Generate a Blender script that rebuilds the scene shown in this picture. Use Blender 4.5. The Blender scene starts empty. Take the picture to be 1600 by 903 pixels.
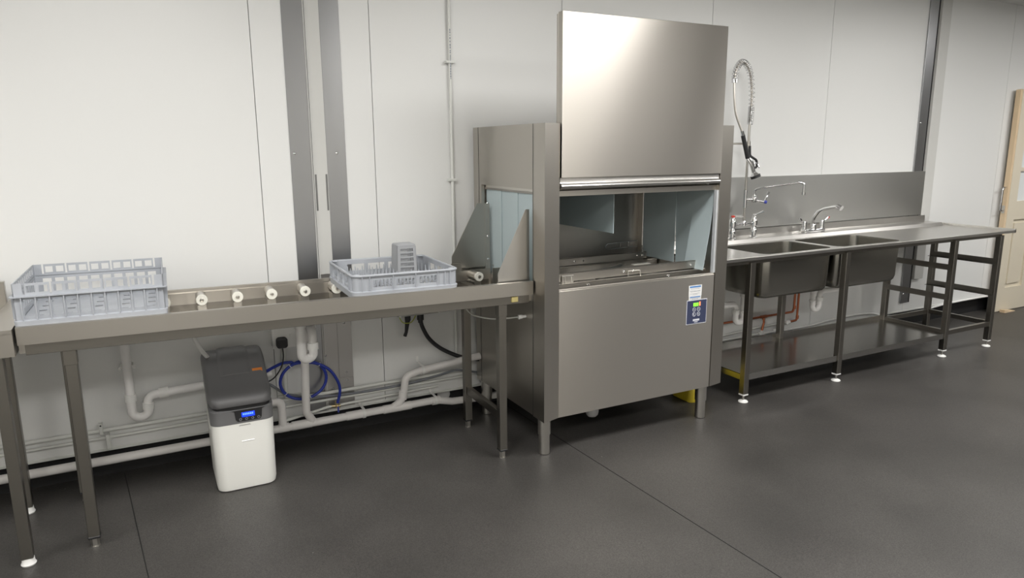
import bpy, bmesh, math, random
from mathutils import Vector, Matrix
random.seed(7)
S = bpy.context.scene
C = S.collection
PI = math.pi

# ------------------------------------------------------------------ camera
cd = bpy.data.cameras.new('camera'); cam = bpy.data.objects.new('camera', cd); C.objects.link(cam); S.camera = cam
R_ = Vector((0.88667374, -0.46235324, -0.0062575)); U_ = Vector((0.09625443, 0.17132093, 0.98050203)); F_ = Vector((0.45226625, 0.86998771, -0.19640932))
m3 = Matrix((R_, U_, -F_)).transposed()
cam.matrix_world = Matrix.Translation((-0.90810291, -3.66990501, 1.53824596)) @ m3.to_4x4()
cd.sensor_fit = 'HORIZONTAL'; cd.sensor_width = 36.0; cd.lens = 36.0 * 1096.34 / 1600.0; cd.clip_start = 0.02; cd.clip_end = 60

# ------------------------------------------------------------------ light and exposure
S.view_settings.view_transform = 'Standard'; S.view_settings.look = 'None'; S.view_settings.gamma = 1.0
S.view_settings.use_curve_mapping = False
S.view_settings.exposure = 0.0
w = bpy.data.worlds.new('world'); S.world = w; w.use_nodes = True
w.node_tree.nodes['Background'].inputs[0].default_value = (0.85, 0.92, 1.0, 1); w.node_tree.nodes['Background'].inputs[1].default_value = 0.3
CEIL = 2.727
LAMPS = [(-3.4, -1.95), (-0.9, -1.95), (1.6, -1.95), (4.1, -1.95), (6.6, -1.95), (-3.4, -4.3), (-0.9, -4.3), (1.6, -4.3), (4.1, -4.3), (6.6, -4.3)]
LAMP_POWER = {-1.95: 36, -4.3: 18}
for i, (lx, ly) in enumerate(LAMPS):
    ld = bpy.data.lights.new('ceiling_lamp_light', 'AREA'); ld.shape = 'RECTANGLE'; ld.size = 1.2; ld.size_y = 0.6
    ld.energy = LAMP_POWER[ly]; ld.color = (1.0, 0.985, 0.965)
    lo = bpy.data.objects.new('ceiling_lamp_light', ld); C.objects.link(lo); lo.location = (lx, ly, CEIL - 0.035)

# ------------------------------------------------------------------ materials
def mat(name, col, rough=0.5, metal=0.0, spec=0.5, emit=None, es=1.0, trans=0.0, coat=0.0):
    m = bpy.data.materials.new(name); m.use_nodes = True; b = m.node_tree.nodes['Principled BSDF']
    b.inputs['Base Color'].default_value = (*col, 1); b.inputs['Roughness'].default_value = rough; b.inputs['Metallic'].default_value = metal
    b.inputs['Specular IOR Level'].default_value = spec
    if emit: b.inputs['Emission Color'].default_value = (*emit, 1); b.inputs['Emission Strength'].default_value = es
    if trans: b.inputs['Transmission Weight'].default_value = trans
    if coat: b.inputs['Coat Weight'].default_value = coat
    return m
def nd(m, t, **k):
    n = m.node_tree.nodes.new(t)
    for a, v in k.items(): setattr(n, a, v)
    return n
def noise_variation(m, scale, c1, c2, stretch=(1, 1, 1), lo=0.35, hi=0.65, detail=4):
    nt = m.node_tree; b = nt.nodes['Principled BSDF']
    tc = nd(m, 'ShaderNodeTexCoord'); mp = nd(m, 'ShaderNodeMapping'); mp.inputs['Scale'].default_value = stretch
    no = nd(m, 'ShaderNodeTexNoise'); no.inputs['Scale'].default_value = scale; no.inputs['Detail'].default_value = detail
    cr = nd(m, 'ShaderNodeValToRGB'); cr.color_ramp.elements[0].position = lo; cr.color_ramp.elements[1].position = hi
    cr.color_ramp.elements[0].color = (*c1, 1); cr.color_ramp.elements[1].color = (*c2, 1)
    nt.links.new(tc.outputs['Object'], mp.inputs[0]); nt.links.new(mp.outputs[0], no.inputs['Vector'])
    nt.links.new(no.outputs[0], cr.inputs[0]); nt.links.new(cr.outputs[0], b.inputs['Base Color'])
    return no, cr
def bump(m, scale, strength, dist=0.001, stretch=(1, 1, 1)):
    nt = m.node_tree; b = nt.nodes['Principled BSDF']
    tc = nd(m, 'ShaderNodeTexCoord'); mp = nd(m, 'ShaderNodeMapping'); mp.inputs['Scale'].default_value = stretch
    no = nd(m, 'ShaderNodeTexNoise'); no.inputs['Scale'].default_value = scale; no.inputs['Detail'].default_value = 3
    bp = nd(m, 'ShaderNodeBump'); bp.inputs['Strength'].default_value = strength; bp.inputs['Distance'].default_value = dist
    nt.links.new(tc.outputs['Object'], mp.inputs[0]); nt.links.new(mp.outputs[0], no.inputs['Vector'])
    nt.links.new(no.outputs[0], bp.inputs['Height']); nt.links.new(bp.outputs[0], b.inputs['Normal'])
def steel(name, col, rough, aniso=0.6, stretch=(2, 2, 260), var=0.06):
    """brushed stainless: fine horizontal brushing, highlights drawn out across the grain"""
    var = var*.12
    m = mat(name, col, rough, 1.0); nt = m.node_tree; b = nt.nodes['Principled BSDF']
    b.inputs['Anisotropic'].default_value = aniso
    cx = nd(m, 'ShaderNodeCombineXYZ'); cx.inputs[0].default_value = 0.02; cx.inputs[1].default_value = 0.1; cx.inputs[2].default_value = 1.0
    nt.links.new(cx.outputs[0], b.inputs['Tangent'])
    tc = nd(m, 'ShaderNodeTexCoord'); mp = nd(m, 'ShaderNodeMapping'); mp.inputs['Scale'].default_value = stretch
    no = nd(m, 'ShaderNodeTexNoise'); no.inputs['Scale'].default_value = 3.0; no.inputs['Detail'].default_value = 3
    mr = nd(m, 'ShaderNodeMapRange'); mr.inputs['To Min'].default_value = rough - var; mr.inputs['To Max'].default_value = rough + var
    nt.links.new(tc.outputs['Object'], mp.inputs[0]); nt.links.new(mp.outputs[0], no.inputs['Vector']); nt.links.new(no.outputs[0], mr.inputs[0])
    nt.links.new(mr.outputs[0], b.inputs['Roughness'])
    return m
STEEL = steel('brushed_stainless', (0.48, 0.455, 0.415), 0.33)
STEEL_DOOR = steel('door_stainless', (0.55, 0.52, 0.475), 0.33, 0.92, (1, 1, 90))
STEEL_TOP = steel('worktop_stainless', (0.60, 0.585, 0.56), 0.30, 0.4)
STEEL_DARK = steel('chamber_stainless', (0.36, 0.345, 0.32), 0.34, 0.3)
STEEL_CLAD = steel('cladding_stainless', (0.38, 0.385, 0.395), 0.28, 0.5, (60, 60, 3))
STEEL_LEG = steel('leg_stainless', (0.27, 0.255, 0.23), 0.33, 0.3, (200, 200, 2))
STEEL_SPL = steel('splash_stainless', (0.52, 0.52, 0.50), 0.38, 0.7)
STEEL_BOWL = steel('bowl_stainless', (0.34, 0.33, 0.30), 0.27, 0.3)
CHROME = mat('chrome', (0.72, 0.72, 0.73), 0.1, 1.0)
TUBE_STEEL = mat('tube_steel', (0.62, 0.60, 0.56), 0.3, 1.0)
WALL = mat('white_wall_cladding', (0.74, 0.745, 0.735), 0.38, 0, 0.35); bump(WALL, 6, 0.05, 0.01)
ROOMWALL = mat('room_wall', (0.82, 0.80, 0.75), 0.6)
REFLDARK = mat('dark_reflection_panel', (0.07, 0.07, 0.068), 0.6)  # dark colour of the added panel, meant only for steel reflections
SEAM = mat('seam_grey', (0.30, 0.30, 0.29), 0.7)
CEILM = mat('ceiling_white', (0.74, 0.74, 0.72), 0.7)
BLACK = mat('skirting_black', (0.012, 0.012, 0.013), 0.6)
BLACKP = mat('black_plastic', (0.015, 0.015, 0.016), 0.45)
RUBBER = mat('black_rubber', (0.02, 0.02, 0.022), 0.6)
WHITEP = mat('white_plastic', (0.84, 0.84, 0.82), 0.35)
PIPEW = mat('white_pipe', (0.66, 0.65, 0.64), 0.4); noise_variation(PIPEW, 5, (0.80, 0.79, 0.78), (0.88, 0.87, 0.86))
PIPED = mat('white_drain_pipe', (0.80, 0.78, 0.765), 0.45)
TRUNK = mat('painted_pipe', (0.70, 0.71, 0.68), 0.45)
CREAM = mat('cream_roller', (0.78, 0.77, 0.70), 0.4)
GREYP = mat('rack_grey_plastic', (0.50, 0.52, 0.56), 0.5); noise_variation(GREYP, 9, (0.36, 0.38, 0.415), (0.41, 0.43, 0.465))
GREYB = mat('basket_grey_plastic', (0.32, 0.33, 0.345), 0.5)
SOFTG = mat('softener_grey', (0.145, 0.145, 0.148), 0.42); bump(SOFTG, 300, 0.15)
SOFTW = mat('softener_white', (0.80, 0.80, 0.76), 0.35)
ORANGE = mat('orange_sticker', (0.75, 0.25, 0.05), 0.5)
CURTAIN = mat('curtain_blue_grey', (0.44, 0.52, 0.54), 0.55)
CURTAIN_IN = CURTAIN
BLUEH = mat('blue_hose', (0.015, 0.035, 0.30), 0.4)
GREYC = mat('grey_cable', (0.20, 0.21, 0.23), 0.5)
COPPER = mat('copper', (0.50, 0.17, 0.09), 0.35, 1.0)
BRASS = mat('brass', (0.6, 0.5, 0.3), 0.3, 1.0)
YELLOW = mat('yellow_plastic', (0.66, 0.52, 0.04), 0.45)
GREENY = mat('earth_wire', (0.45, 0.5, 0.08), 0.5)
NAVY = mat('navy_panel', (0.045, 0.055, 0.11), 0.4)
LABELW = mat('label_white', (0.80, 0.80, 0.79), 0.5)
LABELB = mat('label_blue', (0.10, 0.25, 0.55), 0.5)
LABELG = mat('label_print_grey', (0.25, 0.27, 0.32), 0.5)
PANELW = mat('panel_print_white', (0.65, 0.66, 0.72), 0.5)
LEDG = mat('led_green', (0.05, 0.3, 0.02), 0.5, emit=(0.30, 1.0, 0.03), es=2.2)
LEDR = mat('led_red', (0.4, 0.05, 0.02), 0.5, emit=(1.0, 0.22, 0.08), es=2.2)
LEDB = mat('lcd_blue', (0.0, 0.02, 0.5), 0.4, emit=(0.01, 0.05, 1.0), es=1.3)
LEDT = mat('lcd_text', (0.1, 0.2, 0.8), 0.4, emit=(0.15, 0.35, 1.0), es=1.4)
DOORC = mat('cream_door_paint', (0.68, 0.62, 0.50), 0.5)
TIMBER = mat('timber_edge', (0.72, 0.55, 0.36), 0.6); noise_variation(TIMBER, 8, (0.66, 0.50, 0.32), (0.76, 0.60, 0.41), (1, 1, 0.1))
GLASS = mat('frosted_pane', (0.75, 0.78, 0.78), 0.25, 0, 0.5)
RED = mat('red_marker', (0.6, 0.06, 0.04), 0.4)
BLUEM = mat('blue_marker', (0.05, 0.07, 0.4), 0.4)
EMITP = mat('lamp_diffuser', (0.9, 0.9, 0.88), 0.6, emit=(1, 0.97, 0.92), es=6.0)
CANW = mat('translucent_white', (0.62, 0.62, 0.62), 0.4)
# floor
FLOOR = mat('dark_safety_vinyl', (0.04, 0.038, 0.036), 0.42, 0, 0.45)
def floor_nodes():
    m = FLOOR; nt = m.node_tree; b = nt.nodes['Principled BSDF']
    tc = nd(m, 'ShaderNodeTexCoord')
    n1 = nd(m, 'ShaderNodeTexNoise'); n1.inputs['Scale'].default_value = 1.6; n1.inputs['Detail'].default_value = 6
    n2 = nd(m, 'ShaderNodeTexNoise'); n2.inputs['Scale'].default_value = 260; n2.inputs['Detail'].default_value = 2
    v = nd(m, 'ShaderNodeTexVoronoi'); v.inputs['Scale'].default_value = 5
    for n in (n1, n2, v): nt.links.new(tc.outputs['Object'], n.inputs['Vector'])
    c1 = nd(m, 'ShaderNodeValToRGB'); c1.color_ramp.elements[0].position = .3; c1.color_ramp.elements[1].position = .72
    c1.color_ramp.elements[0].color = (0.038, 0.036, 0.034, 1); c1.color_ramp.elements[1].color = (0.068, 0.064, 0.060, 1)
    c2 = nd(m, 'ShaderNodeValToRGB'); c2.color_ramp.elements[0].position = .35; c2.color_ramp.elements[1].position = .65
    c2.color_ramp.elements[0].color = (0.7, 0.7, 0.7, 1); c2.color_ramp.elements[1].color = (1.35, 1.35, 1.35, 1)
    mx = nd(m, 'ShaderNodeMixRGB', blend_type='MULTIPLY'); mx.inputs[0].default_value = 1
    nt.links.new(n1.outputs[0], c1.inputs[0]); nt.links.new(n2.outputs[0], c2.inputs[0])
    nt.links.new(c1.outputs[0], mx.inputs[1]); nt.links.new(c2.outputs[0], mx.inputs[2])
    c3 = nd(m, 'ShaderNodeValToRGB'); c3.color_ramp.elements[0].position = 0.0; c3.color_ramp.elements[0].color = (1, 1, 1, 1)
    c3.color_ramp.elements[1].position = .018; c3.color_ramp.elements[1].color = (0, 0, 0, 1)
    nt.links.new(v.outputs['Distance'], c3.inputs[0])
    mx2 = nd(m, 'ShaderNodeMixRGB'); mx2.inputs[2].default_value = (0.4, 0.39, 0.37, 1)
    nt.links.new(c3.outputs[0], mx2.inputs[0]); nt.links.new(mx.outputs[0], mx2.inputs[1]); nt.links.new(mx2.outputs[0], b.inputs['Base Color'])
    mr = nd(m, 'ShaderNodeMapRange'); mr.inputs['To Min'].default_value = 0.34; mr.inputs['To Max'].default_value = 0.52
    nt.links.new(n1.outputs[0], mr.inputs[0]); nt.links.new(mr.outputs[0], b.inputs['Roughness'])
    bp = nd(m, 'ShaderNodeBump'); bp.inputs['Strength'].default_value = 0.25; bp.inputs['Distance'].default_value = 0.001
    nt.links.new(n2.outputs[0], bp.inputs['Height']); nt.links.new(bp.outputs[0], b.inputs['Normal'])
floor_nodes()

# ------------------------------------------------------------------ mesh helpers
class MB:
    def __init__(s): s.bm = bmesh.new()
    def box(s, x0, x1, y0, y1, z0, z1, bev=0.0, seg=1):
        mtx = Matrix.Translation(((x0+x1)/2, (y0+y1)/2, (z0+z1)/2)) @ Matrix.Diagonal((abs(x1-x0), abs(y1-y0), abs(z1-z0), 1))
        r = bmesh.ops.create_cube(s.bm, size=1, matrix=mtx)
        if bev > 0:
            es = set()
            for v in r['verts']: es.update(v.link_edges)
            bmesh.ops.bevel(s.bm, geom=list(es), offset=bev, segments=seg, affect='EDGES', profile=0.5)
        return s
    def quadbox(s, pts_bottom, pts_top):
        a = [s.bm.verts.new(p) for p in pts_bottom]; b = [s.bm.verts.new(p) for p in pts_top]; n = len(a)
        s.bm.faces.new(list(reversed(a))); s.bm.faces.new(b)
        for i in range(n): s.bm.faces.new((a[i], a[(i+1) % n], b[(i+1) % n], b[i]))
        return s
    def prism(s, poly, axis, a0, a1):
        """2D polygon extruded along an axis: x -> (y,z), y -> (x,z), z -> (x,y)"""
        f = {'x': lambda p, a: (a, p[0], p[1]), 'y': lambda p, a: (p[0], a, p[1]), 'z': lambda p, a: (p[0], p[1], a)}[axis]
        return s.quadbox([f(p, a0) for p in poly], [f(p, a1) for p in poly])
    def tube(s, path, r, seg=10, caps=True, closed=False):
        P = [Vector(p) for p in path]; n = len(P); rs = r if isinstance(r, (list, tuple)) else [r]*n
        T = []
        for i in range(n):
            a = P[(i-1) % n] if (i > 0 or closed) else P[i]; b = P[(i+1) % n] if (i < n-1 or closed) else P[i]
            T.append((b-a).normalized())
        ref = Vector((0, 0, 1)) if abs(T[0].z) < .9 else Vector((0, 1, 0))
        N = (ref - T[0]*ref.dot(T[0])).normalized(); rings = []
        for i in range(n):
            N = (N - T[i]*N.dot(T[i])).normalized(); B = T[i].cross(N)
            rings.append([s.bm.verts.new(P[i] + (N*math.cos(2*PI*k/seg) + B*math.sin(2*PI*k/seg))*rs[i]) for k in range(seg)])
        m = n if closed else n-1
        for i in range(m):
            a, b = rings[i], rings[(i+1) % n]
            for k in range(seg): s.bm.faces.new((a[k], a[(k+1) % seg], b[(k+1) % seg], b[k]))
        if caps and not closed:
            s.bm.faces.new(list(reversed(rings[0]))); s.bm.faces.new(rings[-1])
        return s
    def cyl(s, p0, p1, r, r2=None, seg=20):
        return s.tube([p0, p1], [r, r if r2 is None else r2], seg)
    def lathe(s, c, prof, seg=24, axis='z'):
        rings = []
        for (r, h) in prof:
            ring = []
            for k in range(seg):
                a = 2*PI*k/seg; u, v = r*math.cos(a), r*math.sin(a)
                ring.append(s.bm.verts.new((c[0]+u, c[1]+v, c[2]+h) if axis == 'z' else ((c[0]+u, c[1]+h, c[2]+v) if axis == 'y' else (c[0]+h, c[1]+u, c[2]+v))))
            rings.append(ring)
        for a, b in zip(rings, rings[1:]):
            for k in range(seg): s.bm.faces.new((a[k], a[(k+1) % seg], b[(k+1) % seg], b[k]))
        s.bm.faces.new(list(reversed(rings[0]))); s.bm.faces.new(rings[-1])
        return s
    def loft(s, loops, cap0=True, cap1=True):
        R = [[s.bm.verts.new(p) for p in l] for l in loops]; n = len(R[0])
        for a, b in zip(R, R[1:]):
            for k in range(n): s.bm.faces.new((a[k], a[(k+1) % n], b[(k+1) % n], b[k]))
        if cap0: s.bm.faces.new(list(reversed(R[0])))
        if cap1: s.bm.faces.new(R[-1])
        return s
    def holed(s, L, H, holes, t, frame):
        """plate L x H of thickness t with rectangular holes (u0,u1,v0,v1); frame(u, v, d) gives the point"""
        us = sorted({0, L} | {h[0] for h in holes} | {h[1] for h in holes}); vs = sorted({0, H} | {h[2] for h in holes} | {h[3] for h in holes})
        nu, nv = len(us)-1, len(vs)-1
        def solid(i, j):
            if i < 0 or j < 0 or i >= nu or j >= nv: return False
            u, v = (us[i]+us[i+1])/2, (vs[j]+vs[j+1])/2
            return not any(h[0] < u < h[1] and h[2] < v < h[3] for h in holes)
        cache = {}
        def V(i, j, k):
            q = (i, j, k)
            if q not in cache: cache[q] = s.bm.verts.new(frame(us[i], vs[j], t if k else 0))
            return cache[q]
        for i in range(nu):
            for j in range(nv):
                if not solid(i, j): continue
                for k in (0, 1): s.bm.faces.new([V(i, j, k), V(i+1, j, k), V(i+1, j+1, k), V(i, j+1, k)])
                if not solid(i-1, j): s.bm.faces.new([V(i, j, 0), V(i, j, 1), V(i, j+1, 1), V(i, j+1, 0)])
                if not solid(i+1, j): s.bm.faces.new([V(i+1, j, 0), V(i+1, j, 1), V(i+1, j+1, 1), V(i+1, j+1, 0)])
                if not solid(i, j-1): s.bm.faces.new([V(i, j, 0), V(i, j, 1), V(i+1, j, 1), V(i+1, j, 0)])
                if not solid(i, j+1): s.bm.faces.new([V(i, j+1, 0), V(i, j+1, 1), V(i+1, j+1, 1), V(i+1, j+1, 0)])
        return s
    def warp(s, fn):
        for v in s.bm.verts: v.co = Vector(fn(*v.co))
        return s
    def build(s, name, m, parent=None, sharp=35, label=None, kind=None, cat=None, group=None, local=False):
        bm = s.bm
        bmesh.ops.recalc_face_normals(bm, faces=bm.faces)
        if parent is not None and not local:
            inv = WM[parent.name].inverted()
            for v in bm.verts: v.co = inv @ v.co
        off = Vector((0, 0, 0))
        if parent is None:
            xs = [v.co.x for v in bm.verts]; ys = [v.co.y for v in bm.verts]; zs = [v.co.z for v in bm.verts]
            off = Vector(((min(xs)+max(xs))/2, (min(ys)+max(ys))/2, min(zs)))
            for v in bm.verts: v.co -= off
        for f in bm.faces: f.smooth = True
        for e in bm.edges:
            if len(e.link_faces) == 2: e.smooth = e.calc_face_angle(0) < math.radians(sharp)
            else: e.smooth = False
        me = bpy.data.meshes.new(name); bm.to_mesh(me); bm.free()
        me.materials.append(m)
        o = bpy.data.objects.new(name, me); C.objects.link(o); o.location = off
        if parent is not None: o.parent = parent; WM[o.name] = WM[parent.name]
        else: WM[o.name] = Matrix.Translation(off)
        tag(o, label, cat, group, kind)
        return o
WM = {}
def tag(o, label=None, cat=None, group=None, kind=None):
    if label: o['label'] = label
    if cat: o['category'] = cat
    if group: o['group'] = group
    if kind: o['kind'] = kind
    return o
def thing(name, label, cat, loc=(0, 0, 0), rz=0.0, group=None, ry=0.0):
    o = bpy.data.objects.new(name, None); C.objects.link(o); o.empty_display_size = 0.05
    o.location = loc; o.rotation_euler = (0, ry, rz)
    WM[o.name] = Matrix.Translation(loc) @ Matrix.Rotation(rz, 4, 'Z') @ Matrix.Rotation(ry, 4, 'Y')
    return tag(o, label, cat, group)
def struct(name, mb, m, parent=None, sharp=35):
    return mb.build(name, m, parent, sharp, kind=None if parent else 'structure')
def fil(pts, R, n=6):
    """polyline with rounded corners"""
    P = [Vector(p) for p in pts]; out = [P[0]]
    for i in range(1, len(P)-1):
        a, b, c = P[i-1], P[i], P[i+1]; u = (a-b); v = (c-b); lu, lv = u.length, v.length; u.normalize(); v.normalize()
        ang = u.angle(v)
        if ang > PI-0.02: out.append(b); continue
        d = min(R/math.tan(ang/2), lu*.48, lv*.48); r = d*math.tan(ang/2)
        bis = (u+v).normalized(); cen = b + bis*(r/math.sin(ang/2)); s0 = b+u*d-cen; s1 = b+v*d-cen
        if r < 1e-5: out.append(b); continue
        for k in range(n+1):
            t = k/n; out.append(cen + s0.normalized().slerp(s1.normalized(), t)*r)
    out.append(P[-1]); return out
def cat_(pts, n=8, closed=False):
    """smooth curve through points"""
    P = [Vector(p) for p in pts]; out = []; N = len(P)
    rng = range(N) if closed else range(N-1)
    for i in rng:
        p0 = P[(i-1) % N] if (closed or i > 0) else P[i]; p1 = P[i]; p2 = P[(i+1) % N]; p3 = P[(i+2) % N] if (closed or i < N-2) else p2
        for k in range(n):
            t = k/n; out.append(0.5*((2*p1) + (p2-p0)*t + (2*p0-5*p1+4*p2-p3)*t*t + (3*p1-p0-3*p2+p3)*t**3))
    if not closed: out.append(P[-1])
    return out
def rrect(x0, x1, y0, y1, z, r, n=6):
    o = []
    for cx, cy, a0 in ((x1-r, y1-r, 0), (x0+r, y1-r, PI/2), (x0+r, y0+r, PI), (x1-r, y0+r, 1.5*PI)):
        for k in range(n+1):
            a = a0 + PI/2*k/n; o.append((cx+r*math.cos(a), cy+r*math.sin(a), z))
    return o
def clone(o, parent, delta=Vector((0, 0, 0)), kids=()):
    """copy of a part and its sub-parts, shifted in the root's frame"""
    c = o.copy(); C.objects.link(c); c.parent = parent; c.location = Vector(o.location) + Vector(delta)
    for k in kids:
        d = k.copy(); C.objects.link(d); d.parent = c
    return c

# ================================================================== SETTING
b = MB(); b.box(-5, 9, -5.5, 0.05, -0.06, 0.0); struct('floor', b, FLOOR)
b = MB()   # welded seams of the vinyl
for p0, p1 in (((-1.121, 0.02), (-1.0, -1.3)), ((0.93, 0.0), (1.035, -2.6)),):
    b.tube([(p0[0], p0[1], 0.0002), (p1[0], p1[1], 0.0002)], 0.0022, 6)
struct('trim_9', b, mat('floor_weld', (0.015, 0.015, 0.015), 0.5))
b = MB(); b.box(-5, 9, 0.05, 0.09, 0, 0.2); struct('baseboard_back', b, BLACK)
seams = [-5, -3.84, -2.69, -1.54, -0.39, 0.19, 1.336, 2.484, 3.632, 4.78, 5.93, 7.08, 9]
b = MB()
for a, c in zip(seams, seams[1:]): b.box(a+0.0018, c-0.0018, 0.0, 0.045, 0.15, CEIL+0.02)
wall = struct('wall_back', b, WALL)
b = MB(); b.box(-5, 9, 0.012, 0.08, 0.16, CEIL+0.02); struct('trim_10', b, SEAM)
b = MB(); b.box(-5, 9, -0.006, 0.05, 0.138, 0.152, 0.002); struct('trim_1', b, TRUNK)
b = MB(); b.box(-5, 9, -5.5, 0.1, CEIL, CEIL+0.06); struct('ceiling', b, CEILM)
b = MB(); b.box(-5.06, -5, -5.5, 0.1, 0, CEIL+.05); struct('wall_left', b, ROOMWALL)
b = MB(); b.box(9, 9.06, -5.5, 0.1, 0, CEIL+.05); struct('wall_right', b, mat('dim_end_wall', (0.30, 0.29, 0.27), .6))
b = MB(); b.box(-5, 4.0, -5.56, -5.5, 0, CEIL+.05); struct('wall_front', b, ROOMWALL)
b = MB(); b.box(4.0, 9, -5.56, -5.5, 0, CEIL+.05)  # slatted panel added out of view to darken the right of the dishwasher reflections
for k in range(30): b.box(4.05, 8.95, -5.5, -5.485, 0.05+k*.09, 0.12+k*.09, 0.01)
struct('unseen_dark_panel', b, REFLDARK)
for i, (lx, ly) in enumerate(LAMPS):
    t = thing('ceiling_light', 'rectangular ceiling light panel', 'ceiling light', (lx, ly, CEIL-0.03), group='ceiling light panels')
    b = MB(); b.box(lx-.62, lx+.62, ly-.32, ly+.32, CEIL-0.012, CEIL, 0.003); b.build('frame', WHITEP, t)
    b = MB(); b.box(lx-.6, lx+.6, ly-.3, ly+.3, CEIL-0.03, CEIL-0.012); b.build('diffuser', EMITP, t)
    tag(t, group='ceiling light panels')

# column cladding left
def screws(points, parent, r=0.007):
    for (x, y, z) in points:
        q = MB(); q.lathe((x, y, z), [(r, 0), (r, -0.002), (r*.5, -0.005), (0.0005, -0.006)], 10, 'y'); q.build('screw', CHROME, parent)
b = MB(); b.box(-0.242, -0.142, -0.006, 0, 0.15, CEIL, 0.001)
st = struct('trim_2', b, STEEL_CLAD); screws([(-0.222, -0.006, 1.52)], st)
b = MB()
b.box(-0.134, -0.130, -0.012, 0, 0.15, CEIL); b.box(-0.142, -0.1385, -0.012, 0, 0.15, CEIL)
b.box(-0.130, -0.062, -0.003, 0, 0.15, CEIL)
CLAD2 = mat('channel_grey', (0.56, 0.56, 0.54), 0.45, 0.0)
st = struct('trim_3', b, CLAD2)
b = MB()
for x in (-0.128, -0.074):
    b.box(x, x+.009, -0.0045, -0.003, 1.23, 1.415, 0.001)
b.build('slot', mat('slot_grey', (0.16, 0.16, 0.155), 0.5), st)
b = MB(); b.box(-0.062, 0.036, -0.005, 0, 0.9, CEIL, 0.001)
st = struct('trim_4', b, STEEL_CLAD); screws([(-0.010, -0.005, 1.52)], st)
b = MB(); b.box(-0.145, 0.014, -0.008, 0, 0.16, 0.90, 0.001); b.box(-0.062, 0.014, -0.010, -0.008, 0.325, 0.895, 0.0008); b.box(-0.062, 0.014, -0.010, -0.008, 0.17, 0.32, 0.0008)
LOWCL = steel('lower_cladding', (0.42, 0.41, 0.40), 0.4, 0.3)
st = struct('trim_5', b, LOWCL); screws([(-0.022, -0.010, 0.625), (-0.022, -0.010, 0.35), (-0.022, -0.010, 0.305), (-0.1, -0.008, 0.27), (-0.13, -0.008, 0.46)], st, 0.006)
# column cladding right
b = MB(); b.box(4.725, 4.832, -0.012, 0, 0.22, CEIL, 0.001)
st = struct('trim_6', b, STEEL_CLAD); screws([(4.745, -0.012, 1.72), (4.755, -0.012, 0.30)], st)
b = MB(); b.box(4.855, 4.975, -0.03, 0, 0.42, CEIL, 0.003); struct('trim_7', b, CLAD2)
b = MB(); b.box(4.838, 4.8435, -0.013, 0, 0.22, CEIL); struct('trim_8', b, BLACKP)

# door at the far right
dr = MB()
DX0, DY = 6.06, -0.072
def dframe(x0, y0):
    return lambda u, v, d: (x0+u, y0+d, 0.005+v)
dr.holed(0.9, 2.02, [(0.13, 0.77, 1.03, 1.30), (0.13, 0.77, 1.335, 1.62), (0.13, 0.77, 1.655, 1.9), (0.12, 0.40, 0.22, 0.86), (0.50, 0.78, 0.22, 0.86)], 0.045, dframe(DX0, DY))
door = struct('door_1', dr, DOORC)
b = MB()
for x in (0.12, 0.50):
    b.box(DX0+x, DX0+x+.28, DY+.018, DY+.03, .225, .865)
    b.prism([(DX0+x+.035, .26), (DX0+x+.245, .26), (DX0+x+.245, .83), (DX0+x+.035, .83)], 'y', DY+.006, DY+.018)
b.build('panel', DOORC, door)
for z0, z1 in ((1.035, 1.305), (1.34, 1.625), (1.66, 1.905)):
    q = MB(); q.box(DX0+.13, DX0+.77, DY+.018, DY+.026, z0, z1); q.build('pane', GLASS, door)
b = MB(); b.box(DX0-0.032, DX0-0.0005, DY+.002, DY+.043, 0.005, 2.02, 0.001); b.build('timber_edge', TIMBER, door, label='bare timber edge')
b = MB(); b.tube(fil([(DX0-.034, DY+.02, 1.165), (DX0-.10, DY+.01, 1.165), (DX0-.10, DY+.01, .955), (DX0-.034, DY+.02, .955)], .02), .007, 10); b.build('handle', CHROME, door)
b = MB(); b.box(DX0-.035, DX0-.0325, DY+.01, DY+.035, .93, 1.0, 0.001); b.build('latch_plate', TUBE_STEEL, door)
b = MB(); b.prism([(6.12, 0.0), (6.29, 0.0), (6.29, 0.006), (6.12, 0.028)], 'y', -0.13, -0.085)
b.build('door_wedge', TIMBER, label='small timber wedge on the floor at the foot of the cream door', cat='door wedge')

# ================================================================== ROLLER TABLE
TBZ = math.atan2(-0.046, 2.106)
tb = thing('roller_table', 'long stainless steel roller table feeding the left side of the dishwasher', 'roller table', (-1.364, -0.687, 0), TBZ)
TL = 2.104
def slope(x, y, z): return (x, y, z - (0.0079*x if z > 0.7 else 0.0))
def tbuild(mb, name, m, **k): return mb.warp(slope).build(name, m, tb, local=True, **k)
b = MB()
b.prism([(0, .853), (0, .918), (.003, .92), (.020, .92), (.022, .918), (.022, .822), (.498, .822), (.498, .905), (.512, .907), (.512, .9195), (.528, .92), (.530, .918), (.530, .853), (.527, .853), (.527, .915), (.515, .915), (.515, .902), (.501, .90), (.501, .818), (.019, .818), (.019, .915), (.003, .915), (.003, .853)], 'x', 0.0, TL-.004)
b.box(0.0, 0.003, 0.003, .527, .853, .918)
tbuild(b, 'worktop', STEEL)
b = MB(); b.box(0.02, TL-.02, .012, .04, .812, .853, .001); b.box(0.02, TL-.02, .49, .518, .812, .853, .001)
for x in (.14, 1.93): b.box(x-.02, x+.02, .04, .49, .815, .85)
tbuild(b, 'underframe', STEEL_LEG)
def leg(x, y, name='leg', z1=.83, parent=tb, mm=STEEL_LEG):
    q = MB(); q.box(x-.02, x+.02, y-.02, y+.02, .045, z1, .002)
    return q
LEGS = [(.152, .04), (.085, .49), (1.944, .04), (1.944, .49)]
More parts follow.
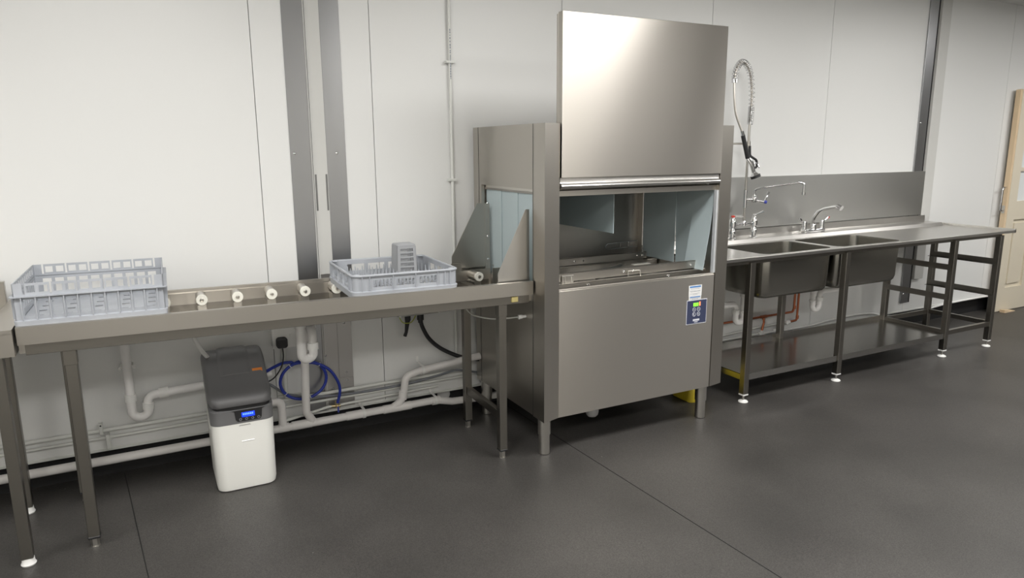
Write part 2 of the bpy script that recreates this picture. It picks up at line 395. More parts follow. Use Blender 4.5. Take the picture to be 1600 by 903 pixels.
for (x, y) in LEGS:
    l = tbuild(leg(x, y), 'leg', STEEL_LEG)
    q = MB(); q.box(x-.0215, x+.0215, y-.0215, y+.0215, .038, .048, .002); q.build('end_cap', BLACKP, l, local=True)
    q = MB(); q.lathe((x, y, .004), [(.0155, 0), (.0155, .036)], 6); q.lathe((x, y, 0), [(.016, 0), (.016, .004)], 12); q.build('foot', TUBE_STEEL, l, local=True)
    q = MB(); q.box(x-.022, x+.022, y-.022, y+.022, .755, .812, .001); q.warp(slope).build('bracket', STEEL_LEG, l, local=True)
for x in (1.944,):
    q = MB(); q.box(x-.0125, x+.0125, .06, .47, .20, .245, .002); tbuild(q, 'cross_rail', STEEL_LEG)
# rollers on the rear wall of the trough
rx = [.632, .782, .931, 1.083, 1.232, 1.381, 1.675, 1.983]
proto = None
for x in [.182, .332, .482] + rx:
    if proto is None:
        q = MB(); q.cyl((x, .500, .888), (x, .402, .888), .0225, seg=20); q.box(x-.019, x+.019, .41, .497, .824, .862, .001)
        q.box(x-.004, x+.004, .44, .497, .868, .888)
        proto = q.build('roller', TUBE_STEEL, tb, local=True)
        q = MB(); q.lathe((x, .402, .888), [(.023, 0), (.0245, -.002), (.0245, -.014), (.023, -.016), (.009, -.016), (.009, -.0155)], 24, 'y'); cap = q.build('roller_cap', CREAM, proto, local=True)
        q = MB(); q.lathe((x, .3865, .888), [(.0085, 0), (.0085, -.003), (.006, -.004)], 14, 'y'); hub = q.build('roller_hub', TUBE_STEEL, proto, local=True)
        x0 = x; proto.location.z = -.0079*x
    else:
        clone(proto, tb, (x-x0, 0, -.0079*(x-x0)), (cap, hub))
# drain under the table
b = MB(); b.lathe((1.094, .29, .79), [(.024, 0), (.024, .03), (.03, .03), (.03, .04)], 20); tbuild(b, 'drain_outlet', BLACKP)
# guides against the dishwasher
b = MB(); b.prism([(1.932, .90), (TL-.002, .90), (TL-.002, 1.265), (2.082, 1.265), (1.932, .962)], 'y', .045, .0485)
b.box(1.932, TL-.002, .045, .060, .915, .918); tbuild(b, 'guide_plate', STEEL_TOP)
b = MB(); b.prism([(1.878, .895), (TL-.002, .895), (TL-.002, 1.265), (2.03, 1.265), (1.878, .985)], 'y', .512, .516)
b.box(TL-.03, TL-.002, .509, .512, .9, 1.262); g2 = tbuild(b, 'guide_plate', STEEL)
for z in (1.248, 1.07, .945):
    q = MB(); q.lathe((TL-.014, .509, z-.0), [(.006, 0), (.006, -.002), (.003, -.004)], 10, 'y'); q.build('rivet', CHROME, g2, local=True)
b = MB(); b.box(2.02, 2.098, .30, .304, .84, .945, .001); eb = tbuild(b, 'entry_bracket', STEEL)
b = MB(); b.lathe((2.06, .299, .918), [(.007, 0), (.007, -.004), (.003, -.005)], 8, 'y'); b.warp(slope).build('bolt', CHROME, eb, local=True)
b = MB(); b.box(1.87, 1.93, .5, .507, .86, .95, .001); tbuild(b, 'entry_bracket', STEEL)
b = MB(); b.box(1.985, 2.02, .004, .03, .822, .85, .002); tbuild(b, 'adjuster_block', mat('brass_yellow', (.45, .38, .16), .5))

# table at the left edge
pt = thing('prep_table', 'stainless steel table cut off by the left edge of the photo', 'table', (-1.9, -.4, 0))
b = MB()
b.prism([(-2.6, -.72), (-1.370, -.72), (-1.370, -.07), (-1.46, -.07), (-1.46, -.66), (-2.6, -.66)], 'z', .905, .92)
b.box(-2.6, -1.370, -.72, -.717, .822, .906); b.box(-1.373, -1.370, -.717, -.07, .822, .906)
b.box(-2.6, -1.46, -.66, -.07, .862, .866); b.box(-1.463, -1.46, -.66, -.07, .866, .906); b.box(-2.6, -1.46, -.663, -.66, .866, .906)
b.build('worktop', STEEL, pt)
b = MB(); b.box(-2.6, -1.468, -.10, -.07, .866, 1.0, .001); b.build('upstand', STEEL, pt)
for (x, y) in ((-1.43, -.68), (-1.484, -.214), (-2.5, -.68), (-2.5, -.2)):
    q = MB(); q.box(x-.02, x+.02, y-.02, y+.02, .03, .86, .002); l = q.build('leg', STEEL_LEG, pt)
    q = MB(); q.lathe((x, y, 0), [(.023, 0), (.026, .006), (.022, .014), (.021, .03)], 20); q.build('foot', WHITEP, l)

# ================================================================== RACKS
def rack_walls(mb, L, W, z0, z1, holes, t, skew=0.0, n=4):
    H = z1-z0
    fr = [lambda u, v, d: (u-L/2, -W/2+d-skew*v, z0+v), lambda u, v, d: (u-L/2, W/2-d+skew*v, z0+v)]
    fs = [lambda u, v, d: (-L/2+d-skew*v, u-W/2, z0+v), lambda u, v, d: (L/2-d+skew*v, u-W/2, z0+v)]
    for f in fr: mb.holed(L, H, holes, t, f)
    for f in fs: mb.holed(W, H, holes, t, f)
def grid_floor(mb, L, W, z, t, pitch, bar):
    n = int(L/pitch)
    hs = []
    p = L/n
    for i in range(n):
        for j in range(n): hs.append((i*p+bar/2, (i+1)*p-bar/2, j*p+bar/2, (j+1)*p-bar/2))
    mb.holed(L, W, hs, t, lambda u, v, d: (u-L/2, v-W/2, z+d))
# glass rack
cx, cy = -1.113, -0.427
gr = thing('glass_rack', 'tall grey plastic dish rack with square windows at the left end of the roller table', 'dish rack', (cx, cy, .905), TBZ, ry=.0079)
b = MB(); L = .498
b.loft([rrect(-L/2, L/2, -L/2, L/2, 0.0, .02, 4), rrect(-L/2-.002, L/2+.002, -L/2-.002, L/2+.002, .030, .02, 4), rrect(-L/2+.004, L/2-.004, -L/2+.004, L/2-.004, .034, .018, 4),
        rrect(-L/2+.010, L/2-.010, -L/2+.010, L/2-.010, .034, .018, 4), rrect(-L/2+.006, L/2-.006, -L/2+.006, L/2-.006, 0.0, .018, 4)], False, False)
b.build('base', GREYP, gr, local=True)
b = MB(); grid_floor(b, L-.02, L-.02, .014, .004, .08, .068); b.build('floor_grid', GREYP, gr, local=True)
b = MB(); hol = []
seg = (L-.06)/10
for k in range(10): hol.append((.03+k*seg+.006, .03+(k+1)*seg-.006, .012, .074))
rack_walls(b, L-.012, L-.012, .034, .118, [(h[0]-.006, h[1]-.006, h[2], h[3]) for h in hol], .003)
for k in range(11):
    x = -L/2+.03+k*seg
    for s in (1, -1):
        b.box(x-.002, x+.002, s*(L/2-.006), s*(L/2+.004), .034, .118); b.box(s*(L/2-.006), s*(L/2+.004), x-.002, x+.002, .034, .118)
b.build('lower_wall', GREYP, gr, local=True)
b = MB(); b.loft([rrect(-L/2-.006, L/2+.006, -L/2-.006, L/2+.006, .117, .012, 4), rrect(-L/2-.006, L/2+.006, -L/2-.006, L/2+.006, .121, .012, 4),
                  rrect(-L/2+.006, L/2-.006, -L/2+.006, L/2-.006, .121, .012, 4), rrect(-L/2+.006, L/2-.006, -L/2+.006, L/2-.006, .117, .012, 4), rrect(-L/2-.006, L/2+.006, -L/2-.006, L/2+.006, .117, .012, 4)], False, False)
b.build('ledge', GREYP, gr, local=True)
b = MB(); hol = []
a0 = .034; pw = (L-.012-2*a0)/5
for k in range(5):
    u = a0+k*pw
    hol.append((u-.0035, u+.0035, .006, .046))
    for q in (0, 1):
        c = u+pw*(.27+.46*q); hol.append((c-.0135, c+.0135, .012, .037))
hol.append((L-.012-a0-.0035, L-.012-a0+.0035, .006, .046))
rack_walls(b, L-.012, L-.012, .121, .167, [h for h in hol], .0035)
b.build('upper_wall', GREYP, gr, local=True)
# plate rack
cx, cy = .108, -.462
pr = thing('plate_rack', 'low grey plastic rack with pegs holding a cutlery basket, beside the dishwasher', 'dish rack', (cx, cy, .893), TBZ, ry=.0079)
b = MB(); L = .5
b.loft([rrect(-L/2+.004, L/2-.004, -L/2+.004, L/2-.004, 0.0, .035, 6), rrect(-L/2, L/2, -L/2, L/2, .030, .035, 6), rrect(-L/2+.008, L/2-.008, -L/2+.008, L/2-.008, .034, .035, 6),
        rrect(-L/2+.014, L/2-.014, -L/2+.014, L/2-.014, .034, .032, 6), rrect(-L/2+.012, L/2-.012, -L/2+.012, L/2-.012, 0.0, .032, 6)], False, False)
b.build('base', GREYP, pr, local=True)
b = MB(); grid_floor(b, L-.03, L-.03, .016, .004, .034, .007); b.build('floor_grid', GREYP, pr, local=True)
b = MB(); hol = []
for u0 in (.085, .190, .295): hol.append((u0, u0+.085, .014, .047))
for s in (1, -1):
    b.holed(L-.06, .066, [(h[0]-.02, h[1]-.02, h[2], h[3]) for h in hol], .003, lambda u, v, d, s=s: (u-L/2+.03, s*(L/2-.009-d), .034+v))
    b.holed(L-.06, .066, [(h[0]-.02, h[1]-.02, h[2], h[3]) for h in hol], .003, lambda u, v, d, s=s: (s*(L/2-.009-d), u-L/2+.03, .034+v))
    for u in (.045, .080, .185, .29, .395, .43, .455):
        x = -L/2+u-.0
        b.box(x-.0015, x+.0015, s*(L/2-.010), s*(L/2-.001), .034, .098); b.box(s*(L/2-.010), s*(L/2-.001), x-.0015, x+.0015, .034, .098)
    for s2 in (1, -1):   # rounded corner pieces
        arc = [(s*(L/2-.034+.0245*math.cos(a)), s2*(L/2-.034+.0245*math.sin(a))) for a in [PI/2*k/6 for k in range(7)]]
        arc2 = [(s*(L/2-.034+.0215*math.cos(a)), s2*(L/2-.034+.0215*math.sin(a))) for a in [PI/2*k/6 for k in range(7)]]
        for k in range(6):
            b.quadbox([(*arc[k], .034), (*arc[k+1], .034), (*arc2[k+1], .034), (*arc2[k], .034)], [(*arc[k], .1), (*arc[k+1], .1), (*arc2[k+1], .1), (*arc2[k], .1)])
b.build('side_wall', GREYP, pr, local=True)
b = MB(); b.tube(rrect(-L/2+.006, L/2-.006, -L/2+.006, L/2-.006, .101, .034, 6), .006, 8, closed=True)
for s in (1, -1):
    for s2 in (1, -1): b.box(s*(L/2-.03)-.012, s*(L/2-.03)+.012, s2*(L/2-.03)-.012, s2*(L/2-.03)+.012, .1, .106, .003)
b.build('rim', GREYP, pr, local=True)
pegs = []
for i in range(12):
    for j in range(8):
        if len(pegs) < 96: pegs.append((-L/2+.05+i*.0364, -L/2+.055+j*.0557))
pg = None
for (x, y) in pegs:
    if .0 < x-.03 < .16 and .02 < y < .17: continue
    if pg is None:
        q = MB(); q.tube([(x, y, .019), (x, y, .072), (x, y, .078)], [.0042, .0026, .0012], 6); pg = q.build('peg', GREYP, pr, local=True); px, py = x, y
    else: clone(pg, pr, (x-px, y-py, 0))
# cutlery basket
bk = thing('cutlery_basket', 'grey slotted plastic cutlery basket standing upside down in the low rack', 'cutlery basket', (.2, -.385, .915), TBZ)
def taper(u, v, d, s, side):
    w0 = .052 - .006*(v/.165)
    if side == 0: return ((u/.1-.5)*2*w0, s*(w0-d), v)
    return (s*(w0-d), (u/.1-.5)*2*w0, v)
hol = []
for r_ in range(6):
    for c_ in range(11): hol.append((.016+c_*.0064, .0195+c_*.0064, .018+r_*.0232, .034+r_*.0232))
b = MB()
for s in (1, -1):
    for side in (0, 1): b.holed(.1, .16, hol if side == 0 else [], .002, lambda u, v, d, s=s, side=side: taper(u, v, d, s, side))
b.build('side_wall', GREYB, bk, local=True)
b = MB(); w0 = .0465
b.loft([rrect(-w0, w0, -w0, w0, .158, .008), rrect(-w0, w0, -w0, w0, .166, .008), rrect(-w0+.005, w0-.005, -w0+.005, w0-.005, .170, .008)])
b.build('base', GREYB, bk, local=True)

# ================================================================== DISHWASHER
X0, X1 = .742, 1.930; ZB, ZT = .205, 1.652; YF = -.80
dw = thing('dishwasher', 'large stainless steel pass-through dishwasher with its front door raised', 'dishwasher', ((X0+X1)/2, -.42, 0))
YB = -.04
for sgn, xa, xb in ((0, X0, X0+.018), (1, X1-.018, X1)):
    # side panel with an opening, frame coordinates u = depth from the back
    q = MB(); D = .68
    q.holed(D, ZT-ZB, [(.10, .675, .66, 1.14)], .018, lambda u, v, d, xa=xa: (xa+d, YB-u, ZB+v))
    sp = q.build('side_panel', STEEL, dw)
    xo = xa-.0012 if sgn == 0 else xb+.0012
    q = MB()
    q.box(min(xo, xo+.001), max(xo, xo+.001), -.108, -.1065, ZB, ZT); q.box(min(xo, xo+.001), max(xo, xo+.001), -.7215, -.7195, ZB, ZT)
    q.build('panel_joint', BLACKP, sp)
b = MB(); b.box(X0+.018, X1-.018, YB-.018, YB, ZB, ZT); b.build('back_panel', STEEL_DARK, dw)
b = MB(); b.box(X0+.018, X1-.018, -.70, YB-.018, ZT-.02, ZT); b.build('roof_panel', STEEL, dw)
b = MB(); b.box(X0+.018, X1-.018, -.78, YB-.018, ZB+.005, ZB+.02); b.build('underside_panel', STEEL_DARK, dw)
# corner pillars, front faces canted inwards
b = MB(); b.prism([(X0, -.832), (X0+.098, -.803), (X0+.098, -.72), (X0, -.72)], 'z', ZB-.004, ZT); b.build('corner_pillar', STEEL, dw)
b = MB(); b.prism([(X1+.017, -.785), (X1+.017, -.72), (X1-.082, -.72), (X1-.082, -.803)], 'z', ZB-.004, ZT); b.build('corner_pillar', STEEL, dw)
b = MB(); b.box(X0+.100, X1-.084, -.80, -.772, ZB-.006, .851, .0015); b.box(X0+.100, X1-.084, -.797, -.774, .851, .857, .001); fp = b.build('front_panel', STEEL_DOOR, dw)
# raised door, its handle rail and guides
b = MB(); b.box(X0+.104, X1-.085, -.812, -.77, 1.40, 2.147, .0015); door_p = b.build('door', STEEL_DOOR, dw)
b = MB(); prof = [(-.798, 1.400), (-.797, 1.378), (-.800, 1.372), (-.810, 1.368), (-.813, 1.361), (-.808, 1.356), (-.804, 1.349), (-.79, 1.347), (-.785, 1.352), (-.785, 1.400)]
b.prism(prof, 'x', X0+.104, X1-.085); b.build('handle_rail', STEEL_TOP, door_p, sharp=50)
for x in (X0+.106, X1-.10):
    q = MB(); q.box(x, x+.013, -.768, -.755, 1.40, 2.14, .001); q.build('door_guide', STEEL, dw)
b = MB(); b.box(X0+.018, X1-.018, -.78, -.70, 1.311, 1.338, .001); b.box(X0+.1, X1-.1, -.722, -.70, 1.338, ZT); b.build('header', STEEL, dw)
# chamber
b = MB(); b.box(X0+.02, X1-.02, -.10, -.085, .70, 1.62); b.box(X0+.02, X1-.02, -.77, -.06, .70, .712)
b.box(X0+.02, X0+.03, -.76, -.06, .7, .865); b.box(X1-.03, X1-.02, -.76, -.06, .7, .865); b.box(X0+.02, X1-.02, -.770, -.76, .7, .845)
b.box(1.08, 1.083, -.1025, -.10, .72, 1.3); b.box(X0+.02, X1-.02, -.76, -.06, 1.32, 1.33)
b.build('chamber', STEEL_DARK, dw)
for bx, pm in (((1.850, 1.875, -.145, -.10, .86, 1.31), STEEL), ((.79, .82, -.145, -.10, .86, 1.31), STEEL), ((1.866, 1.882, -.775, -.735, .86, 1.31), STEEL), ((1.836, 1.858, -.797, -.775, .858, 1.311), mat('guide_plastic_grey', (.5, .52, .54), .45))):
    b = MB(); b.box(*bx, .001); b.build('chamber_post', pm, dw)
for (ya, zt) in ((-.70, .918), (-.22, .906)):
    q = MB(); q.box(X0+.03, X1-.10, ya, ya+.0025, zt-.042, zt, 0); q.box(X0+.03, X1-.10, ya, ya+.016, zt-.003, zt)
    q.box(X0+.03, X1-.04, ya-.028, ya-.025, zt-.085, zt-.05); q.box(X0+.03, X1-.04, ya-.028, ya, zt-.052, zt-.049)
    rl = q.build('rack_rail', STEEL, dw)
    q = MB()
    for x in (.93, 1.3, 1.36, 1.76, 1.80): q.lathe((x, ya, zt-.022), [(.006, 0), (.006, -.004), (.003, -.006)], 8, 'y')
    for x in (1.06, 1.58): q.lathe((x, ya-.028, zt-.067), [(.009, 0), (.009, -.004), (.005, -.010)], 10, 'y')
    q.build('bolt', CHROME, rl)
b = MB(); b.box(.915, .985, -.708, -.704, .868, .908, .002); b.build('rail_clip', TUBE_STEEL, dw)
for x in (.935, .97):
    b = MB(); b.tube(fil([(x, -.708, .90), (x, -.712, .845), (x+.01, -.74, .842)], .01), .003, 6); b.build('wire_hook', TUBE_STEEL, dw)
b = MB(); b.tube(fil([(1.337, -.735, .838), (1.325, -.715, .84), (1.325, -.706, .897), (1.405, -.706, .897), (1.405, -.715, .84), (1.417, -.735, .838)], .006), .003, 6); b.build('wire_hook', TUBE_STEEL, dw)
b = MB()
b.tube(fil([(1.83, -.125, .928), (1.60, -.125, .922), (1.58, -.125, .938), (1.60, -.125, .957), (1.83, -.125, .963)], .012), .0025, 6)
for x in (1.70, 1.76): b.tube([(x, -.125, .925), (x, -.125, .96)], .0022, 6)
b.build('wire_loop', CHROME, dw)
b = MB(); b.lathe((1.815, -.2, .87), [(.009, 0), (.009, .05), (.006, .052), (.006, .075)], 12); b.build('peg', CHROME, dw)
b = MB()
b.cyl((1.33, -.45, .80), (1.33, -.45, .865), .03); 
for k in range(2):
    a = .5+k*PI
    b.tube([(1.33, -.45, .855), (1.33+.26*math.cos(a), -.45+.26*math.sin(a), .855)], [.018, .012], 8)
b.build('spray_arm', STEEL_DARK, dw)
b = MB(); b.box(1.60, 1.72, -.40, -.37, .862, .866); b.build('deflector', CREAM, dw)
b = MB(); b.box(X0+.05, X1-.05, -.68, -.24, .79, .796); 
b.build('filter_tray', STEEL_DARK, dw)
# strip curtains
def curtain(xc, y0, y1, ztop, zbot, n, name, lean=None):
    q = MB(); W = (y1-y0)/n
    for k in range(n):
        ya, yb = y0+k*W-.002, y0+(k+1)*W+.002
        z0 = zbot+random.uniform(-.004, .004); off = random.uniform(-.002, .004) * (1 if k % 2 else -1)
        l = (lean or {}).get(k, 0); x = xc + (.0022 if k % 2 else -.0022)
        pts = [(x, ztop), (x+.0, ztop-.09), (x+off*.6+l*.3, (ztop+z0)/2), (x+off+l, z0)]
        q.loft([[(p[0]-.0015, ya, p[1]), (p[0]+.0015, ya, p[1]), (p[0]+.0015+(l and .0), yb, p[1]), (p[0]-.0015, yb, p[1])] for p in pts])
    return q.build(name, CURTAIN, dw)
curtain(X0+.028, -.70, -.145, 1.338, .855, 6, 'strip_curtain', {0: .02, 5: .01})
curtain(1.845, -.765, -.16, 1.31, .872, 4, 'strip_curtain', {0: -.05, 1: .012})
curtain(1.262, -.655, -.112, 1.31, 1.093, 1, 'strip_curtain')
b = MB(); b.box(X0+.022, X0+.03, -.70, -.145, 1.33, 1.345); b.build('curtain_rail', TUBE_STEEL, dw)
# legs
for (x, y) in ((.792, -.748), (1.836, -.748), (.775, -.10), (1.86, -.12)):
    q = MB(); q.lathe((x, y, 0), [(.026, 0), (.029, .004), (.029, .105), (.033, .107), (.033, ZB+.002)], 28); q.build('leg', TUBE_STEEL, dw)
# control panel and stickers on the front panel
YP = -.8008
ct = MB(); ct.prism([(1.6545, .583), (1.7985, .583), (1.7985, .7195), (1.6545, .7195)], 'y', YP-.001, YP); cp = ct.build('control_panel', PANELW, dw, label='dark blue control panel with white border')
b = MB(); b.box(1.658, 1.795, YP-.0015, YP-.0008, .5865, .716); b.build('control_face', NAVY, cp)
b = MB()
for k in range(3):
    x = 1.702+k*.0125
    b.box(x, x+.009, YP-.002, YP-.0013, .6935, .696); b.box(x, x+.0025, YP-.002, YP-.0013, .684, .702); b.box(x+.0068, x+.009, YP-.002, YP-.0013, .684, .702); b.box(x, x+.009, YP-.002, YP-.0013, .6995, .702); b.box(x, x+.009, YP-.002, YP-.0013, .6835, .686)
b.build('display', LEDG, cp)
b = MB(); b.box(1.742, 1.752, YP-.002, YP-.0013, .684, .706, 0); b.build('warning_light', LEDR, cp)
for i, (x, z) in enumerate(((1.708, .665), (1.740, .665), (1.708, .638), (1.740, .638))):
    q = MB(); q.tube([(x+.0105*math.cos(a), YP-.002, z+.0105*math.sin(a)) for a in [2*PI*k/18 for k in range(18)]], .0012, 5, closed=True)
    if i == 0: q.box(x-.004, x+.004, YP-.0022, YP-.0014, z-.001, z+.001); q.box(x-.001, x+.001, YP-.0022, YP-.0014, z-.004, z+.004)
    elif i == 1: q.box(x-.005, x+.005, YP-.0022, YP-.0014, z-.001, z+.001)
    elif i == 2: q.box(x-.005, x-.001, YP-.0022, YP-.0014, z-.005, z+.005)
    else: q.box(x-.004, x-.002, YP-.0022, YP-.0014, z-.004, z+.004); q.box(x+.001, x+.003, YP-.0022, YP-.0014, z-.004, z+.004)
    q.build('button', PANELW, cp)
b = MB(); b.box(1.702, 1.748, YP-.002, YP-.0014, .600, .611); b.box(1.712, 1.737, YP-.002, YP-.0014, .592, .596); b.build('maker_plate', PANELW, cp, label='small pale maker plate')
b = MB(); b.box(1.665, 1.757, YP-.0008, YP, .741, .801); b.box(1.667, 1.754, YP-.0008, YP, .7205, .7405); lb = b.build('sticker', LABELW, dw, label='white information sticker')
b = MB(); b.box(1.672, 1.750, YP-.0012, YP-.0007, .788, .797); b.box(1.674, 1.748, YP-.0012, YP-.0007, .7325, .7385); b.build('sticker_heading', LABELB, lb, label='blue heading')
b = MB()
for z, a, c in ((.782, 1.68, 1.742), (.770, 1.674, 1.748), (.766, 1.68, 1.745), (.755, 1.676, 1.742), (.750, 1.695, 1.728), (.728, 1.674, 1.745), (.724, 1.69, 1.73)):
    x = a
    while x < c:
        w_ = random.uniform(.004, .012); b.box(x, min(x+w_, c), YP-.0012, YP-.0007, z-.0009, z+.0009); x += w_+.0022
b.build('sticker_print', LABELG, lb)

# ================================================================== WATER SOFTENER
SX0, SX1 = -.742, -.472
ws = thing('water_softener', 'white and dark grey water softener on the floor under the roller table', 'water softener', ((SX0+SX1)/2, -.29, 0), 0)
b = MB()
def sring(z, ins, y0, y1, r=.045): return rrect(SX0+ins, SX1-ins, y0+ins, y1-ins, z, r, 7)
def zs(z, yb=1.0):   # the shell's lower edge climbs towards the back
    return z
loops = [sring(.0, .02, -.44, -.13), sring(.006, .008, -.44, -.13), sring(.03, .004, -.44, -.13), sring(.2, .002, -.44, -.13)]
top = []
for (x, y, z) in sring(0, 0, -.44, -.13): top.append((x, y, .325 + max(0, (y+.40))*.62))
loops.append(top); b.loft(loops, True, True); b.build('cabinet', SOFTW, ws, sharp=50)
b = MB(); lo = []; mid = []
for (x, y, z) in sring(0, -.001, -.44, -.13): lo.append((x, y, .325 + max(0, (y+.40))*.62)); mid.append((x, y, .388 + max(0, (y+.40))*.50))
b.loft([lo, mid]); b.build('upper_body', SOFTG, ws, sharp=50)
b = MB(); lo = []; hi = []
for (x, y, z) in sring(0, .009, -.44, -.13): lo.append((x, y, .384 + max(0, (y+.40))*.50)); hi.append((x, y, .424 + max(0, (y+.40))*.48))
b.loft([lo, hi]); b.build('lid_gap', BLACKP, ws, sharp=50)
# lid: smooth hump built as lofted sections from front to back
b = MB(); secs = []
pr_ = [(-.440, .408, .424), (-.437, .406, .436), (-.42, .408, .449), (-.38, .424, .468), (-.33, .440, .495), (-.29, .455, .520), (-.26, .47, .548), (-.22, .49, .582), (-.19, .50, .595), (-.14, .53, .602), (-.125, .54, .590)]
for (y, z0, z1) in pr_:
    ins = {-.440: .05, -.437: .034, -.42: .010}.get(y, .0)
    xa, xb = SX0-.002+ins, SX1+.002-ins; h = z1-z0; r = min(.03, h*.45)
    sec = [(xa, y, z0), (xa, y, z1-r)]
    sec += [(xa+r-r*math.cos(PI/2*k/4), y, z1-r+r*math.sin(PI/2*k/4)) for k in range(1, 5)]
    sec += [(xb-r+r*math.sin(PI/2*k/4), y, z1-r+r*math.cos(PI/2*k/4)) for k in range(0, 4)]
    sec += [(xb, y, z1-r), (xb, y, z0)]
    secs.append(sec)
b.loft(secs); lid = b.build('lid', SOFTG, ws, sharp=60)
b = MB(); secs = []
for (y, z0, z1) in [(-.30, .50, .519), (-.285, .50, .534), (-.25, .5, .568), (-.21, .52, .599), (-.17, .53, .609), (-.135, .54, .607)]:
    secs.append([(-.665, y, z0), (-.68, y, z1-.012), (-.672, y, z1-.003), (-.66, y, z1), (-.56, y, z1), (-.548, y, z1-.003), (-.54, y, z1-.012), (-.555, y, z0)])
b.loft(secs); b.build('hump', SOFTG, lid, sharp=40)
b = MB(); b.quadbox([(-.535, -.298, .5105), (-.49, -.298, .5105), (-.49, -.282, .5255), (-.535, -.282, .5255)], [(-.535, -.299, .5125), (-.49, -.299, .5125), (-.49, -.283, .5275), (-.535, -.283, .5275)])
b.build('sticker', ORANGE, lid, label='small orange warning sticker')
b = MB(); YS = -.4415
b.prism([(-.655, .3875), (-.642, .382), (-.638, .344), (-.630, .335), (-.535, .335), (-.527, .344), (-.523, .382), (-.510, .3875)], 'y', YS-.002, YS); dp = b.build('control_panel', BLACKP, ws)
b = MB(); b.box(-.612, -.556, YS-.003, YS-.0018, .354, .376); b.build('display', LEDB, dp, label='glowing blue display')
b = MB()
for k in range(6): b.box(-.607+k*.0078, -.602+k*.0078, YS-.0034, YS-.0028, .363, .372)
b.build('display_text', LEDT, dp)
b = MB()
for x in (-.618, -.592, -.566, -.54): b.tube([(x+.005*math.cos(a), YS-.0022, .344+.005*math.sin(a)) for a in [2*PI*k/12 for k in range(12)]], .0009, 5, closed=True)
b.build('button', mat('button_grey', (.3, .3, .32), .5), dp)
b = MB(); b.box(-.622, -.565, -.4405, -.436, .234, .2405, .002); b.build('badge', mat('badge_white', (.95, .95, .93), .3), ws)
b = MB(); b.prism([(-.628, .312), (-.575, .312), (-.580, .318), (-.622, .318)], 'y', -.4405, -.436); b.build('grip_slot', mat('slot_shade', (.45, .45, .43), .5), ws)
b = MB(); b.box(SX0-.0015, SX0+.01, -.36, -.31, .285, .335, .006); b.build('grip', SOFTW, ws)

# ================================================================== SINK UNIT
su = thing('sink_unit', 'long stainless steel double bowl sink unit with shelf and rack runners', 'sink unit', (3.45, -.4, 0))
SXa, SXb = 1.949, 4.953; SF, SBK = -.722, -.06
B1 = (2.40, 3.02, -.640, -.255); B2 = (3.075, 3.72, -.640, -.245)
def plate_with_bowls():
    bm = bmesh.new(); z = .897
    def ring(pts):
        vs = [bm.verts.new(p) for p in pts]; return [bm.edges.new((vs[i], vs[(i+1) % len(vs)])) for i in range(len(vs))]
    es = ring([(SXa, SF+.014, z), (SXb-.014, SF+.014, z), (SXb-.014, -.205, z), (SXa, -.205, z)])
    es += ring(list(reversed(rrect(*B1, z, .06)))) + ring(list(reversed(rrect(*B2, z, .06))))
    bmesh.ops.triangle_fill(bm, use_beauty=True, use_dissolve=False, edges=es)
    return bm
b = MB(); b.bm.free(); b.bm = plate_with_bowls()
# rolled front edge, right edge, tap ledge, upstand
b.prism([(SF+.014, .897), (SF+.010, .906), (SF+.002, .906), (SF, .904), (SF, .887), (SF+.003, .885), (SF+.04, .885), (SF+.04, .888), (SF+.014, .888)], 'x', SXa, SXb)
b.prism([(SXb-.014, .897), (SXb-.010, .914), (SXb-.002, .914), (SXb, .912), (SXb, .885), (SXb-.014, .885)], 'y', SF, -.10)
b.prism([(-.205, .897), (-.205, .890), (-.03, .890), (-.03, .968), (-.042, .968), (-.044, .924), (-.06, .921), (-.188, .921)], 'x', SXa, 4.89)
b.prism([(-.205, .897), (-.205, .890), (-.08, .890), (-.08, .914), (-.12, .914)], 'x', 4.89, SXb)
b.build('worktop', STEEL_TOP, su)
b = MB(); b.box(SXa+.02, 4.83, -.69, -.665, .86, .885); b.box(SXa+.02, 4.83, -.21, -.185, .86, .885); b.box(4.79, 4.83, -.665, -.21, .86, .885); b.build('underframe', STEEL_LEG, su)
for (x0, x1, y0, y1) in (B1, B2):
    q = MB(); t = .0025; lo = []
    D = .615
    for (z, i, r) in [(.897, 0, .06), (.885, .001, .06), (D+.04, .006, .06), (D+.018, .012, .06), (D+.006, .024, .05), (D+.001, .04, .04)]: lo.append(rrect(x0+i, x1-i, y0+i, y1-i, z, r))
    lo.append([( (x0+x1)/2+.02*math.cos(a), (y0+y1)/2+.02*math.sin(a), D-.004) for a in [2*PI*(k+.5)/28 for k in range(28)]])
    ro = []
    for (z, i, r) in [(.897, 0, .06), (.885, -t, .062), (D+.04, .006-t, .062), (D+.016, .012-t, .062), (D+.002, .024-t, .052), (D-.003, .04-t, .042)]: ro.append(rrect(x0+i, x1-i, y0+i, y1-i, z, r))
    ro.append([( (x0+x1)/2+.02*math.cos(a), (y0+y1)/2+.02*math.sin(a), D-.008) for a in [2*PI*(k+.5)/28 for k in range(28)]])
    q.loft(lo, False, True); q.loft(ro, False, True)
    bw = q.build('bowl', STEEL_BOWL, su, sharp=50)
    q = MB(); q.lathe(((x0+x1)/2, (y0+y1)/2, D-.004), [(.04, 0), (.04, .003), (.03, .004), (.006, .001)], 20); q.build('plug_hole', CHROME, bw)
